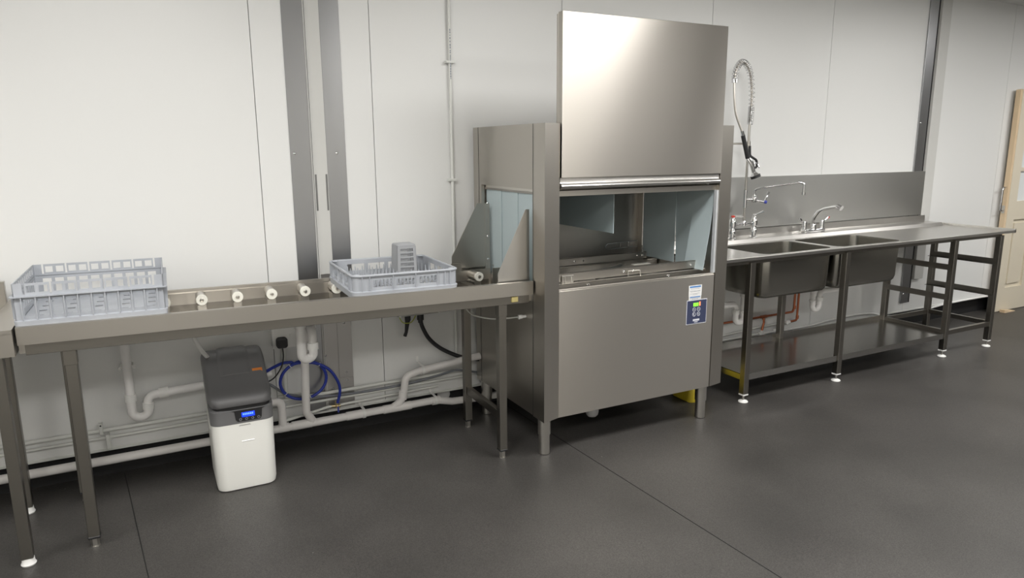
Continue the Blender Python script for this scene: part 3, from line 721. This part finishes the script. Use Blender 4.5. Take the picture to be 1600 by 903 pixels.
def sleg(x, y, z0=.05):
    q = MB(); q.box(x-.02, x+.02, y-.02, y+.02, z0, .872, .002); l = q.build('leg', STEEL_LEG, su)
    q = MB(); q.cyl((x, y, .012), (x, y, z0+.01), .007, seg=10); q.build('foot_stem', TUBE_STEEL, l)
    q = MB(); q.lathe((x, y, 0), [(.026, 0), (.030, .003), (.028, .009), (.012, .016)], 20); q.build('foot', WHITEP, l)
    q = MB(); q.box(x-.0205, x+.0205, y-.0205, y+.0205, z0-.004, z0+.006, .001); q.build('end_cap', WHITEP, l)
for x in (2.237, 3.078, 4.24, 4.808):
    sleg(x, -.69)
    sleg(x, -.2)
b = MB(); b.box(2.22, 4.225, -.70, -.182, .176, .180); b.box(2.22, 4.225, -.702, -.699, .142, .181); b.box(2.22, 4.225, -.185, -.182, .15, .21); b.box(2.22, 2.223, -.70, -.19, .142, .181)
b.build('shelf', steel('shelf_stainless', (.48, .47, .45), .2, .3), su)
for x, zz in ((4.215, (.695, .475)), (4.783, (.695, .455))):
    for z in zz:
        q = MB(); q.box(x-.0025, x+.0, -.70, -.19, z-.042, z); q.box(x-.0, x+.035 if x < 4.5 else x, -.70, -.19, z-.042, z-.0395)
        if x > 4.5: q.box(x-.035, x, -.70, -.19, z-.042, z-.0395)
        q.build('rack_runner', STEEL_LEG, su)
q = MB()
for x in (4.24, 4.808): q.box(x-.012, x+.012, -.67, -.22, .17, .205, .001)
q.box(4.26, 4.79, -.702, -.678, .165, .20, .001); q.box(4.26, 4.79, -.212, -.188, .165, .20, .001); q.build('bottom_rail', STEEL_LEG, su)
b = MB(); b.box(1.97, 4.893, -.028, -.0005, .972, 1.332, .001)
b.build('splashback', STEEL_SPL, label='long stainless steel splashback on the wall above the sink unit', cat='splashback')

# bottle trap under each bowl
def trap_under(x, y, label, ztop=.606, zb=.36, side=-1):
    t = thing('waste_trap', label, 'waste trap', (x, y, zb))
    q = MB(); q.lathe((x, y, ztop-.012), [(.028, 0), (.034, .004), (.034, .012)], 20); q.build('flange', BLACKP, t)
    q = MB(); q.lathe((x, y, ztop-.055), [(.024, 0), (.027, .004), (.027, .040), (.024, .043)], 18); q.build('nut', WHITEP, t)
    q = MB(); q.tube(fil([(x, y, ztop-.05), (x, y, zb+.02), (x+side*.07, y, zb+.02), (x+side*.07, y, zb+.15), (x+side*.30, y, zb+.15)], .034, 8), .020, 14)
    q.build('trap_pipe', PIPEW, t)
    q = MB(); q.lathe((x+side*.07, y, zb+.08), [(.024, 0), (.026, .003), (.026, .028), (.024, .03)], 16); q.lathe((x, y, zb+.08), [(.022, 0), (.024, .003), (.024, .012), (.022, .014)], 16); q.build('collar', WHITEP, t)
    return t
trap_under(2.60, -.30, 'white plastic waste trap under the left sink bowl')
trap_under(3.30, -.28, 'white plastic waste trap under the right sink bowl', side=1)

# ================================================================== TAPS
YT = -.125
pt_ = thing('pre_rinse_tap', 'chrome pre-rinse tap with tall spring hose and spray gun behind the left bowl', 'tap', (2.73, YT, .921))
b = MB()
for x in (2.635, 2.835):
    b.lathe((x, YT, .921), [(.028, 0), (.028, .004), (.017, .010), (.016, .030), (.022, .034), (.022, .060), (.018, .065), (.018, .08), (.024, .085), (.024, .118), (.018, .130), (.014, .145)], 18)
b.cyl((2.635, YT, 1.018), (2.835, YT, 1.018), .0115, seg=14); b.lathe((2.737, YT, 1.005), [(.015, 0), (.015, .03), (.012, .035)], 16)
b.build('body', CHROME, pt_, sharp=45)
def lever(x, z, dx, dy, dz, m, parent, nm='lever'):
    q = MB(); q.tube([(x, YT, z), (x+dx*.3, YT+dy*.3, z+.004+dz*.2), (x+dx, YT+dy, z+dz)], [.007, .005, .009], 10); l = q.build(nm, CHROME, parent)
    q = MB(); q.lathe((x, YT, z-.004), [(.013, 0), (.013, .010), (.008, .013)], 14); q.build('index_cap', m, l)
lever(2.635, 1.072, .07, -.02, .002, RED, pt_); lever(2.835, 1.072, .035, -.05, .03, CHROME, pt_)
b = MB(); b.cyl((2.737, YT, 1.035), (2.737, YT, 1.80), .0085, seg=14); b.build('riser', TUBE_STEEL, pt_)
b = MB(); b.cyl((2.737, YT, 1.13), (2.737, YT, 1.25), .013, seg=14); b.cyl((2.737, YT, 1.185), (2.80, YT-.02, 1.185), .012, seg=14); b.lathe((2.80, YT-.02, 1.165), [(.016, 0), (.018, .005), (.018, .035), (.012, .045), (.012, .06)], 16)
b.cyl((2.80, YT-.02, 1.18), (2.855, YT-.06, 1.17), .013, .010, seg=14); b.build('valve', CHROME, pt_)
b = MB(); b.tube([(2.86, YT-.06, 1.168), (2.872, YT-.06, 1.20), (2.90, YT-.05, 1.232)], [.006, .006, .010], 10); b.build('lever', CHROME, pt_)
b = MB(); b.cyl((2.852, YT-.062, 1.170), (2.866, YT-.072, 1.166), .011, seg=12); b.build('index_cap', BLUEM, pt_)
b = MB(); b.tube(fil([(2.80, YT-.02, 1.21), (2.795, YT-.025, 1.252), (2.83, YT-.08, 1.268), (2.965, YT-.245, 1.305), (2.985, YT-.27, 1.30), (2.985, YT-.27, 1.235)], .025, 6), .008, 12); b.cyl((2.985, YT-.27, 1.24), (2.985, YT-.27, 1.222), .012, seg=14); b.build('spout', CHROME, pt_, sharp=60)
# spring arch
arc = cat_([(2.745, YT, 1.80), (2.74, YT, 1.90), (2.715, YT-.005, 2.0), (2.67, YT-.012, 2.062), (2.615, YT-.02, 2.078), (2.565, YT-.03, 2.035), (2.545, YT-.035, 1.965)], 10)
hose = arc + cat_([(2.545, YT-.035, 1.965), (2.543, YT-.045, 1.86), (2.555, YT-.055, 1.75), (2.60, YT-.07, 1.64)], 8)[1:]
b = MB(); b.tube(hose, .0075, 12); b.build('hose', mat('braided_hose', (.55, .52, .48), .35, .8), pt_, sharp=60)
def spring(path, R, turns, r):
    P = path; n = len(P); pts = []; N0 = Vector((0, 1, 0)); M = turns*12
    for k in range(M+1):
        f = k/M*(n-1); i = min(int(f), n-2); t = f-i; p = P[i].lerp(P[i+1], t); T = (P[i+1]-P[i]).normalized(); Bn = T.cross(N0).normalized(); Nn = Bn.cross(T)
        a = 2*PI*k/12; pts.append(p+(Nn*math.cos(a)+Bn*math.sin(a))*R)
    return pts
b = MB(); b.tube(spring([Vector((2.741, YT, 1.69)), Vector((2.743, YT, 1.745)), Vector((2.745, YT, 1.80))], .019, 18, .002) + spring(arc, .019, 24, .002)[1:], .0026, 5); b.build('spring', CHROME, pt_, sharp=80)
b = MB(); b.cyl((2.741, YT, 1.685), (2.741, YT, 1.697), .018); b.cyl((2.545, YT-.036, 1.945), (2.546, YT-.034, 1.972), .018); b.build('spring_collar', CHROME, pt_)
b = MB(); b.cyl((2.737, YT, 1.545), (2.737, YT, 1.575), .015, seg=14); b.tube([(2.737, YT, 1.56), (2.60, -.004, 1.56)], .007, 10); b.build('wall_bracket', TUBE_STEEL, pt_)
b = MB(); b.tube(fil([(2.737, YT-.014, 1.545), (2.737, YT-.02, 1.48), (2.79, YT-.03, 1.45), (2.80, YT-.03, 1.40), (2.76, YT-.03, 1.40), (2.755, YT-.03, 1.42)], .02, 5), .008, 10); b.build('hook', RUBBER, pt_)
b = MB(); b.tube([(2.60, YT-.07, 1.64), (2.612, YT-.07, 1.612)], .012, 12); b.tube([(2.665, YT-.07, 1.47), (2.70, YT-.075, 1.43), (2.72, YT-.08, 1.37)], [.014, .016, .012], 12); b.build('spray_valve', CHROME, pt_)
b = MB(); b.tube([(2.612, YT-.07, 1.612), (2.668, YT-.07, 1.465)], [.0135, .0155], 14); b.build('grip', RUBBER, pt_)
b = MB(); b.tube([(2.72, YT-.08, 1.372), (2.727, YT-.085, 1.352)], [.014, .028], 18); b.build('spray_head', CHROME, pt_)
b = MB(); b.tube([(2.7275, YT-.0855, 1.352), (2.733, YT-.089, 1.336)], [.033, .033], 20); b.build('spray_bumper', RUBBER, pt_)
b = MB(); b.tube([(2.69, YT-.075, 1.43), (2.745, YT-.08, 1.432), (2.76, YT-.085, 1.40)], .004, 8); b.build('trigger', CHROME, pt_)

mt = thing('mixer_tap', 'chrome two-lever mixer tap with swivel spout behind the right bowl', 'tap', (3.43, YT, .921))
b = MB(); b.box(3.325, 3.545, YT-.022, YT+.022, .921, .946, .008, 3); b.lathe((3.435, YT, .94), [(.024, 0), (.022, .03), (.018, .042)], 18)
for x in (3.342, 3.528): b.lathe((x, YT, .944), [(.018, 0), (.017, .012), (.016, .016), (.016, .055), (.014, .060)], 18)
b.build('body', CHROME, mt, sharp=40)
b = MB(); b.tube(cat_([(3.435, YT, .975), (3.435, YT-.004, 1.03), (3.455, YT-.03, 1.075), (3.475, YT-.09, 1.10), (3.48, YT-.165, 1.116)], 6), [.014]*20+[.012]*5 if False else .0125, 12); b.cyl((3.48, YT-.160, 1.120), (3.482, YT-.190, 1.106), .020, seg=14); b.build('spout', CHROME, mt, sharp=60)
for x, s in ((3.342, -1), (3.528, 1)):
    q = MB(); q.tube([(x, YT, 1.0), (x+s*.03, YT, 1.003), (x+s*.06, YT-.005, 1.028)], [.006, .006, .009], 10); l = q.build('lever', CHROME, mt)
    q = MB(); q.tube([(x+s*.061, YT-.012, 1.027), (x+s*.045, YT-.011, 1.014)], .004, 8); q.build('colour_mark', RED if s > 0 else BLACKP, l)

# ================================================================== PIPES AND SERVICES
def pipe(name, path, r, m, label, cat, R=.05, seg=14, group=None):
    q = MB(); q.tube(fil(path, R, 6), r, seg); return q.build(name, m, None, 50, label, None, cat, group)
def collar(mb, p, d, r, l):
    d = Vector(d).normalized(); p = Vector(p); mb.cyl(p-d*l/2, p+d*l/2, r, seg=18)
YPW = -.085
mp_ = thing('drain_pipe', 'long white drain pipe running low along the wall behind the tables', 'drain pipe', (-1, YPW, .10))
b = MB(); b.tube(fil([(-2.6, YPW, .119), (-.30, YPW, .126), (.46, YPW, .130), (.56, YPW, .105), (.74, YPW, .096), (.95, YPW, .095)], .05), .0205, 16); b.build('pipe', PIPED, mp_, sharp=50)
b = MB()
for x, l in ((-.38, .05), (-.29, .10), (-.01, .09), (.23, .16), (.46, .05)):
    b = MB(); b.cyl((x-l/2, YPW, .1275), (x+l/2, YPW, .128), .0235, seg=18); b.build('coupling', PIPED, mp_)
b = MB(); b.tube(fil([(.21, YPW, .135), (.255, YPW, .16), (.275, YPW-.0, .23), (.285, YPW, .30), (.36, YPW, .318), (.74, YPW, .352)], .055, 8), .0205, 16); b.build('branch', PIPED, mp_, sharp=50)
b = MB(); collar(b, (.265, YPW, .195), (.12, 0, 1), .0235, .05); b.build('coupling', PIPED, mp_); b = MB(); collar(b, (.40, YPW, .3215), (1, 0, .09), .0225, .03); b.build('coupling', PIPED, mp_)
b = MB(); b.tube(fil([(-.45, YPW, .275), (-.385, YPW, .275), (-.385, YPW, .135)], .04, 8), .0205, 16); b.build('branch', PIPED, mp_, sharp=50)
for (x, z) in ((.04, .128), (.455, .130), (.385, .32)):
    yw = -.001 if z > .15 else -.007
    def strap(r): return [(YPW + r*math.sin(a), z + r*math.cos(a)) for a in [-PI*k/12 for k in range(13)]]
    outer = [(yw, z+.058), (yw-.004, z+.058), (yw-.004, z+.030)] + strap(.0265) + [(yw-.004 if z > .15 else .03, z-.030), (yw if z > .15 else .034, z-.030)]
    inner = [(yw if z > .15 else .034, z-.026)] + list(reversed(strap(.0236))) + [(yw, z+.026)]
    q = MB(); q.prism(outer+inner, 'x', x-.007, x+.007); q.build('pipe_clip', WHITEP, mp_)

# table drain trap
dt = thing('drain_trap', 'white drain trap and upright pipe hanging from the roller table', 'drain trap', (-.29, -.385, .12))
x, y = -.285, -.385
b = MB(); b.tube(fil([(x-.035, y, .77), (x-.035, y, .565), (x+.02, y+.01, .565), (x+.02, y+.01, .70), (x+.02, y+.10, .715), (x+.03, YPW-.02, .70)], .036, 9), .0215, 16); b.build('trap_pipe', PIPEW, dt, sharp=50)
for c_, d_, l_ in (((x-.035, y, .745), (0, 0, 1), .045), ((x+.02, y+.01, .625), (0, 0, 1), .035), ((x+.021, y+.06, .708), (0, 1, .1), .03)):
    b = MB(); collar(b, c_, d_, .0265, l_); b.build('collar', WHITEP, dt)
b = MB(); b.tube(fil([(x+.035, YPW-.03, .715), (x+.033, YPW-.03, .66), (x+.018, YPW-.02, .20), (x+.05, YPW, .140)], .03, 7), .0205, 16); b.build('upright_pipe', PIPED, dt, sharp=50)
# trap on the left wall
lt = thing('wall_trap', 'white wall drain with trap at the left, behind the roller table legs', 'drain trap', (-1.0, -.08, .28))
b = MB(); b.tube(fil([(-1.055, -.075, .80), (-1.055, -.075, .305), (-.985, -.075, .305), (-.985, -.075, .405), (-.42, -.075, .425)], .036, 9), .0195, 16); b.build('trap_pipe', PIPEW, lt, sharp=50)
b = MB(); pass
for c_, d_, l_ in (((-1.055, -.075, .405), (0, 0, 1), .035), ((-.985, -.075, .355), (0, 0, 1), .03), ((-.915, -.075, .408), (1, 0, .03), .04)):
    b = MB(); collar(b, c_, d_, .0255, l_); b.build('collar', WHITEP, lt)
b = MB(); b.box(-1.085, -1.03, -.055, -.001, .545, .555); b.lathe((-1.085, -.055, .55), [(.005, 0), (.005, -.03)], 8, 'y'); b.lathe((-1.025, -.055, .55), [(.005, 0), (.005, -.03)], 8, 'y'); b.build('pipe_clip', WHITEP, lt)
# conduits along the wall
pipe('water_pipe', [(-3, -.02, .243), (-.6, -.02, .250), (.66, -.02, .262)], .0095, TRUNK, 'upper of two thin white pipes clipped low along the wall', 'water pipe')
pipe('water_pipe', [(-3, -.018, .205), (-.6, -.018, .212), (.72, -.018, .222)], .0075, TRUNK, 'lower of two thin white pipes clipped low along the wall', 'water pipe')
cl = thing('pipe_clip', 'white double pipe clip on the wall behind the left table legs', 'pipe clip', (-1.19, -.02, .2))
b = MB(); b.box(-1.20, -1.185, -.034, -.0005, .232, .285, .002); b.box(-1.178, -1.160, -.030, -.0005, .155, .228, .002); b.build('strap', TRUNK, cl)
b = MB(); b.lathe((-1.1925, -.034, .277), [(.004, 0), (.004, -.001)], 8, 'y'); b.build('screw', BLACKP, cl)
pipe('grey_cable', cat_([(-.50, -.10, .40), (-.43, -.05, .36), (-.34, -.035, .285), (-.2, -.03, .248), (0, -.03, .232), (.3, -.03, .235), (.5, -.03, .255), (.62, -.03, .268), (.76, -.03, .23)], 8), .007, GREYC, 'thick grey cable running low along the wall from the softener to the dishwasher', 'cable', R=.001)
vc = thing('wall_conduit', 'thin white conduit running up the wall beside the dishwasher', 'conduit', (.622, -.016, .3))
b = MB(); b.cyl((.622, -.017, .99), (.622, -.017, CEIL), .0085, seg=12); b.cyl((.622, -.017, .36), (.622, -.017, .99), .0085, seg=12); b.build('tube', TRUNK, vc)
for z in (1.997, 1.369):
    q = MB(); q.box(.595, .649, -.0285, -.0005, z-.007, z+.007, .002); q.lathe((.60, -.029, z), [(.004, 0), (.004, -.003)], 8, 'y'); q.build('clip', TRUNK, vc)
b = MB(); z = 2.165
while z > 1.91:
    h = random.uniform(.004, .012); b.box(.6195, .6245, -.0268, -.0252, z-h, z); z -= h+random.choice([.003, .003, .008])
b.build('printed_marks', LABELG, vc, label='small dark printed lettering')
# socket and plug
so = thing('wall_socket', 'white double wall socket above the blue hose', 'socket', (-.34, 0, .53))
b = MB(); b.box(-.398, -.252, -.045, -.0005, .545, .645, .004, 2); b.build('back_box', WHITEP, so)
b = MB(); b.box(-.400, -.250, -.054, -.045, .543, .647, .003, 2); b.build('face_plate', WHITEP, so)
b = MB(); b.box(-.318, -.304, -.058, -.054, .600, .615, .002); b.box(-.345, -.331, -.055, -.0535, .615, .62); b.build('switch', WHITEP, so)
pl = thing('plug', 'black three-pin plug in the wall socket with cord to the softener', 'plug', (-.355, -.06, .56))
b = MB(); b.loft([rrect(-.385, -.330, 0, .055, 0, .015), rrect(-.385, -.330, 0, .055, .022, .015), rrect(-.378, -.337, .007, .048, .034, .014)]); b.warp(lambda x, y, z: (x, -.0545-z, y+.548)); b.build('body', BLACKP, pl)
b = MB(); b.tube(cat_([(-.357, -.07, .552), (-.357, -.075, .50), (-.375, -.09, .45), (-.42, -.12, .41), (-.48, -.14, .395)], 8), .0035, 8); b.build('cord', BLACKP, pl)
# blue hose coil
bh = thing('blue_hose', 'coiled bright blue water hose against the wall beside the softener', 'hose', (-.26, -.03, .25))
coil = []
for k in range(41):
    a = PI*.62 - 2*PI*k/40; coil.append((-.262+.118*math.cos(a), -.040-.008*k/40*1, .360+.102*math.sin(a)))
path = cat_([(-.475, -.14, .455), (-.42, -.09, .462), (-.36, -.05, .468), (-.31, -.045, .464)], 5)[:-1] + coil + cat_([coil[-1], (-.27, -.052, .458), (-.20, -.052, .445), (-.13, -.05, .40), (-.088, -.05, .33), (-.078, -.05, .27), (-.094, -.048, .205)], 7)[1:]
b = MB(); b.tube([Vector(p) + Vector((0, -.018, 0)) for p in path], .0078, 12); b.build('tube', BLUEH, bh, sharp=60)
b = MB()
for a in (PI*.68, PI*.25, PI*1.2, -PI*.42):
    c = Vector((-.262+.118*math.cos(a), -.062, .360+.102*math.sin(a))); b.tube([c+Vector((math.cos(a)*.011*math.cos(t), .014*math.sin(t), math.sin(a)*.011*math.cos(t))) for t in [2*PI*k/12 for k in range(12)]], .002, 5, closed=True)
b.build('cable_tie', WHITEP, bh)
va = thing('isolating_valve', 'small brass isolating valve at the end of the blue hose', 'valve', (-.1, -.03, .17))
b = MB(); b.cyl((-.094, -.048, .19), (-.094, -.048, .21), .011, seg=10); b.cyl((-.13, -.035, .182), (-.075, -.048, .182), .009, seg=12); b.cyl((-.094, -.048, .182), (-.094, -.075, .182), .009, seg=10); b.build('body', BRASS, va)
b = MB(); b.box(-.098, -.090, -.08, -.07, .155, .188, .002); b.build('lever', BLUEM, va)
pipe('supply_pipe', [(-.395, -.075, .155), (-.14, -.04, .182), (.5, -.018, .188)], .007, TRUNK, 'thin white pipe feeding the isolating valve, just above the drain pipe', 'water pipe')
pipe('softener_overflow_tube', cat_([(-.79, -.35, .84), (-.775, -.30, .73), (-.745, -.24, .64), (-.71, -.19, .575)], 8), .0095, WHITEP, 'short white tube dropping from the roller table into the softener', 'tube', R=.001)
pipe('vertical_trunking', [(-.345, -.012, .54), (-.345, -.012, .26)], .011, TRUNK, 'short upright white conduit from the socket down to the thin pipes', 'conduit')
b = MB(); b.box(-.39, -.24, -.012, -.0005, .27, .276, .001)
b.build('trunking_foot', TRUNK, label='small white box end plate at the foot of the socket conduit', cat='bracket')
# isolator
io = thing('isolator_switch', 'grey isolator box under the roller table with black handle', 'isolator', (.36, -.06, .64))
b = MB(); b.box(.25, .50, -.10, -.0005, .642, .80, .004); b.build('box', mat('isolator_grey', (.45, .45, .43), .5), io)
b = MB(); b.lathe((.488, -.10, .648), [(.007, 0), (.007, -.004)], 10, 'y'); b.lathe((.262, -.10, .648), [(.007, 0), (.007, -.004)], 10, 'y'); b.build('screw', WHITEP, io)
b = MB(); b.tube([(.318, -.06, .642), (.318, -.06, .615), (.315, -.06, .60), (.307, -.06, .545), (.300, -.055, .522)], [.017, .017, .013, .009, .010], 12); b.build('gland_cable', RUBBER, io)
b = MB(); b.tube(cat_([(.268, -.06, .640), (.285, -.075, .605), (.33, -.08, .602), (.365, -.06, .632)], 6), .0028, 6); b.build('earth_wire', GREENY, io)
bc = thing('power_cable', 'thick black power cable sagging from the isolator to the dishwasher', 'cable', (.5, -.06, .4))
b = MB(); b.cyl((.392, -.06, .642), (.392, -.06, .605), .019, seg=12); b.cyl((.392, -.06, .606), (.392, -.06, .59), .014, seg=12); b.build('gland', BLACKP, bc)
b = MB(); b.tube(cat_([(.392, -.06, .60), (.405, -.06, .555), (.44, -.06, .49), (.50, -.06, .43), (.58, -.06, .38), (.66, -.06, .345), (.78, -.06, .315)], 8), .0115, 12); b.build('cord', RUBBER, bc)
pipe('sensor_cable', cat_([(.44, -.5, .83), (.467, -.50, .765), (.50, -.53, .72), (.57, -.59, .703), (.64, -.62, .703), (.70, -.64, .707)], 8), .0038, mat('sensor_grey', (.5, .5, .47), .5), 'thin grey cable looping between the roller table legs into the dishwasher side', 'cable', R=.001)
cg = thing('cable_gland', 'small white cable gland on the left side of the dishwasher', 'cable gland', (.73, -.645, .708))
b = MB(); b.cyl((.700, -.642, .707), (.722, -.645, .708), .012, .010, seg=8); b.cyl((.722, -.645, .708), (.7415, -.646, .708), .008, seg=12); b.build('nut', WHITEP, cg)
# right-hand services
cp_ = thing('copper_pipes', 'copper supply pipes with elbows on the wall below the sink bowls', 'copper pipe', (3.2, -.05, .2))
b = MB(); b.tube(fil([(2.45, -.05, .303), (3.375, -.05, .309), (3.385, -.05, .335), (3.392, -.05, .60)], .02, 6), .0085, 10); b.build('pipe', COPPER, cp_, sharp=60)
b = MB(); b.tube(fil([(3.345, -.05, .234), (3.425, -.05, .238), (3.43, -.05, .60)], .018, 6), .0085, 10); b.build('pipe', COPPER, cp_, sharp=60)
b = MB(); b.tube(fil([(3.07, -.05, .309), (3.075, -.052, .262), (3.055, -.055, .20)], .01, 5), .0085, 10); b.build('pipe', COPPER, cp_, sharp=60)
b = MB(); b.cyl((3.04, -.05, .3068), (3.10, -.05, .3072), .0115, seg=12); b.cyl((3.071, -.05, .30), (3.073, -.05, .285), .0115, seg=12); b.cyl((3.428, -.05, .25), (3.4285, -.05, .275), .0115, seg=12); b.cyl((3.39, -.05, .33), (3.391, -.05, .355), .0115, seg=12); b.build('fitting', COPPER, cp_)
J1 = (((3.345, -.05, .234), (3.30, -.05, .232), .015), ((3.30, -.05, .232), (3.27, -.05, .231), .011), ((3.285, -.05, .232), (3.285, -.085, .24), .012), ((3.27, -.05, .231), (3.24, -.05, .230), .015))
J2 = (((3.055, -.055, .205), (3.05, -.055, .175), .015), ((3.02, -.055, .18), (3.08, -.055, .18), .014), ((3.08, -.055, .18), (3.17, -.055, .182), .009), ((3.17, -.055, .182), (3.20, -.055, .186), .014))
for J in (J1, J2):
    b = MB()
    for p0, p1, r in J: b.cyl(p0, p1, r, seg=12)
    b.build('joint', WHITEP, cp_, label='white plastic valve joint')
pipe('water_pipe', [(2.0, -.03, .150), (2.7, -.03, .205), (3.02, -.03, .222), (3.24, -.04, .231)], .006, TRUNK, 'thin white pipe rising to the copper joint below the sink', 'water pipe')
pipe('water_pipe', [(2.0, -.045, .17), (3.02, -.05, .18)], .009, TRUNK, 'white pipe at the foot of the wall left of the copper tee', 'water pipe')
pipe('white_cable', cat_([(3.2, -.035, .168), (3.6, -.02, .165), (3.8, -.02, .178), (4.1, -.02, .19), (4.35, -.02, .178), (4.5, -.03, .14), (4.75, -.04, .125), (5.0, -.035, .13), (5.4, -.02, .15), (6.0, -.02, .155)], 8), .0085, WHITEP, 'white cable trailing along the foot of the wall behind the rack runners', 'cable', R=.001)
# small things under the dishwasher
jc = thing('jerry_can', 'yellow plastic canister on the floor beneath the right end of the dishwasher', 'canister', (2.0, -.47, 0))
b = MB(); b.loft([rrect(1.935, 2.065, -.56, -.38, .002, .03), rrect(1.93, 2.07, -.565, -.375, .015, .035), rrect(1.93, 2.07, -.565, -.375, .12, .035), rrect(1.95, 2.05, -.545, -.395, .145, .03)]); b.build('body', YELLOW, jc, sharp=50)
b = MB(); b.lathe((2.025, -.50, .144), [(.022, 0), (.022, .022), (.018, .025)], 16); b.build('cap', WHITEP, jc)
wb = thing('waste_trap', 'white rounded drain trap hanging below the front of the dishwasher', 'waste trap', (1.21, -.55, .05))
b = MB(); b.lathe((1.215, -.555, .052), [(.010, 0), (.024, .004), (.033, .014), (.037, .03), (.037, .09), (.022, .10), (.022, .158)], 24); b.build('body', CANW, wb)
b = MB(); b.lathe((.56, .048, .105), [(.040, 0), (.040, -.004), (.034, -.008), (.001, -.010)], 24, 'y'); b.build('daylight_disc', WHITEP, label='white round disc standing in for daylight through a gap at the wall foot', cat='flange')  # white disc takes the place of daylight coming through a hole in the wall
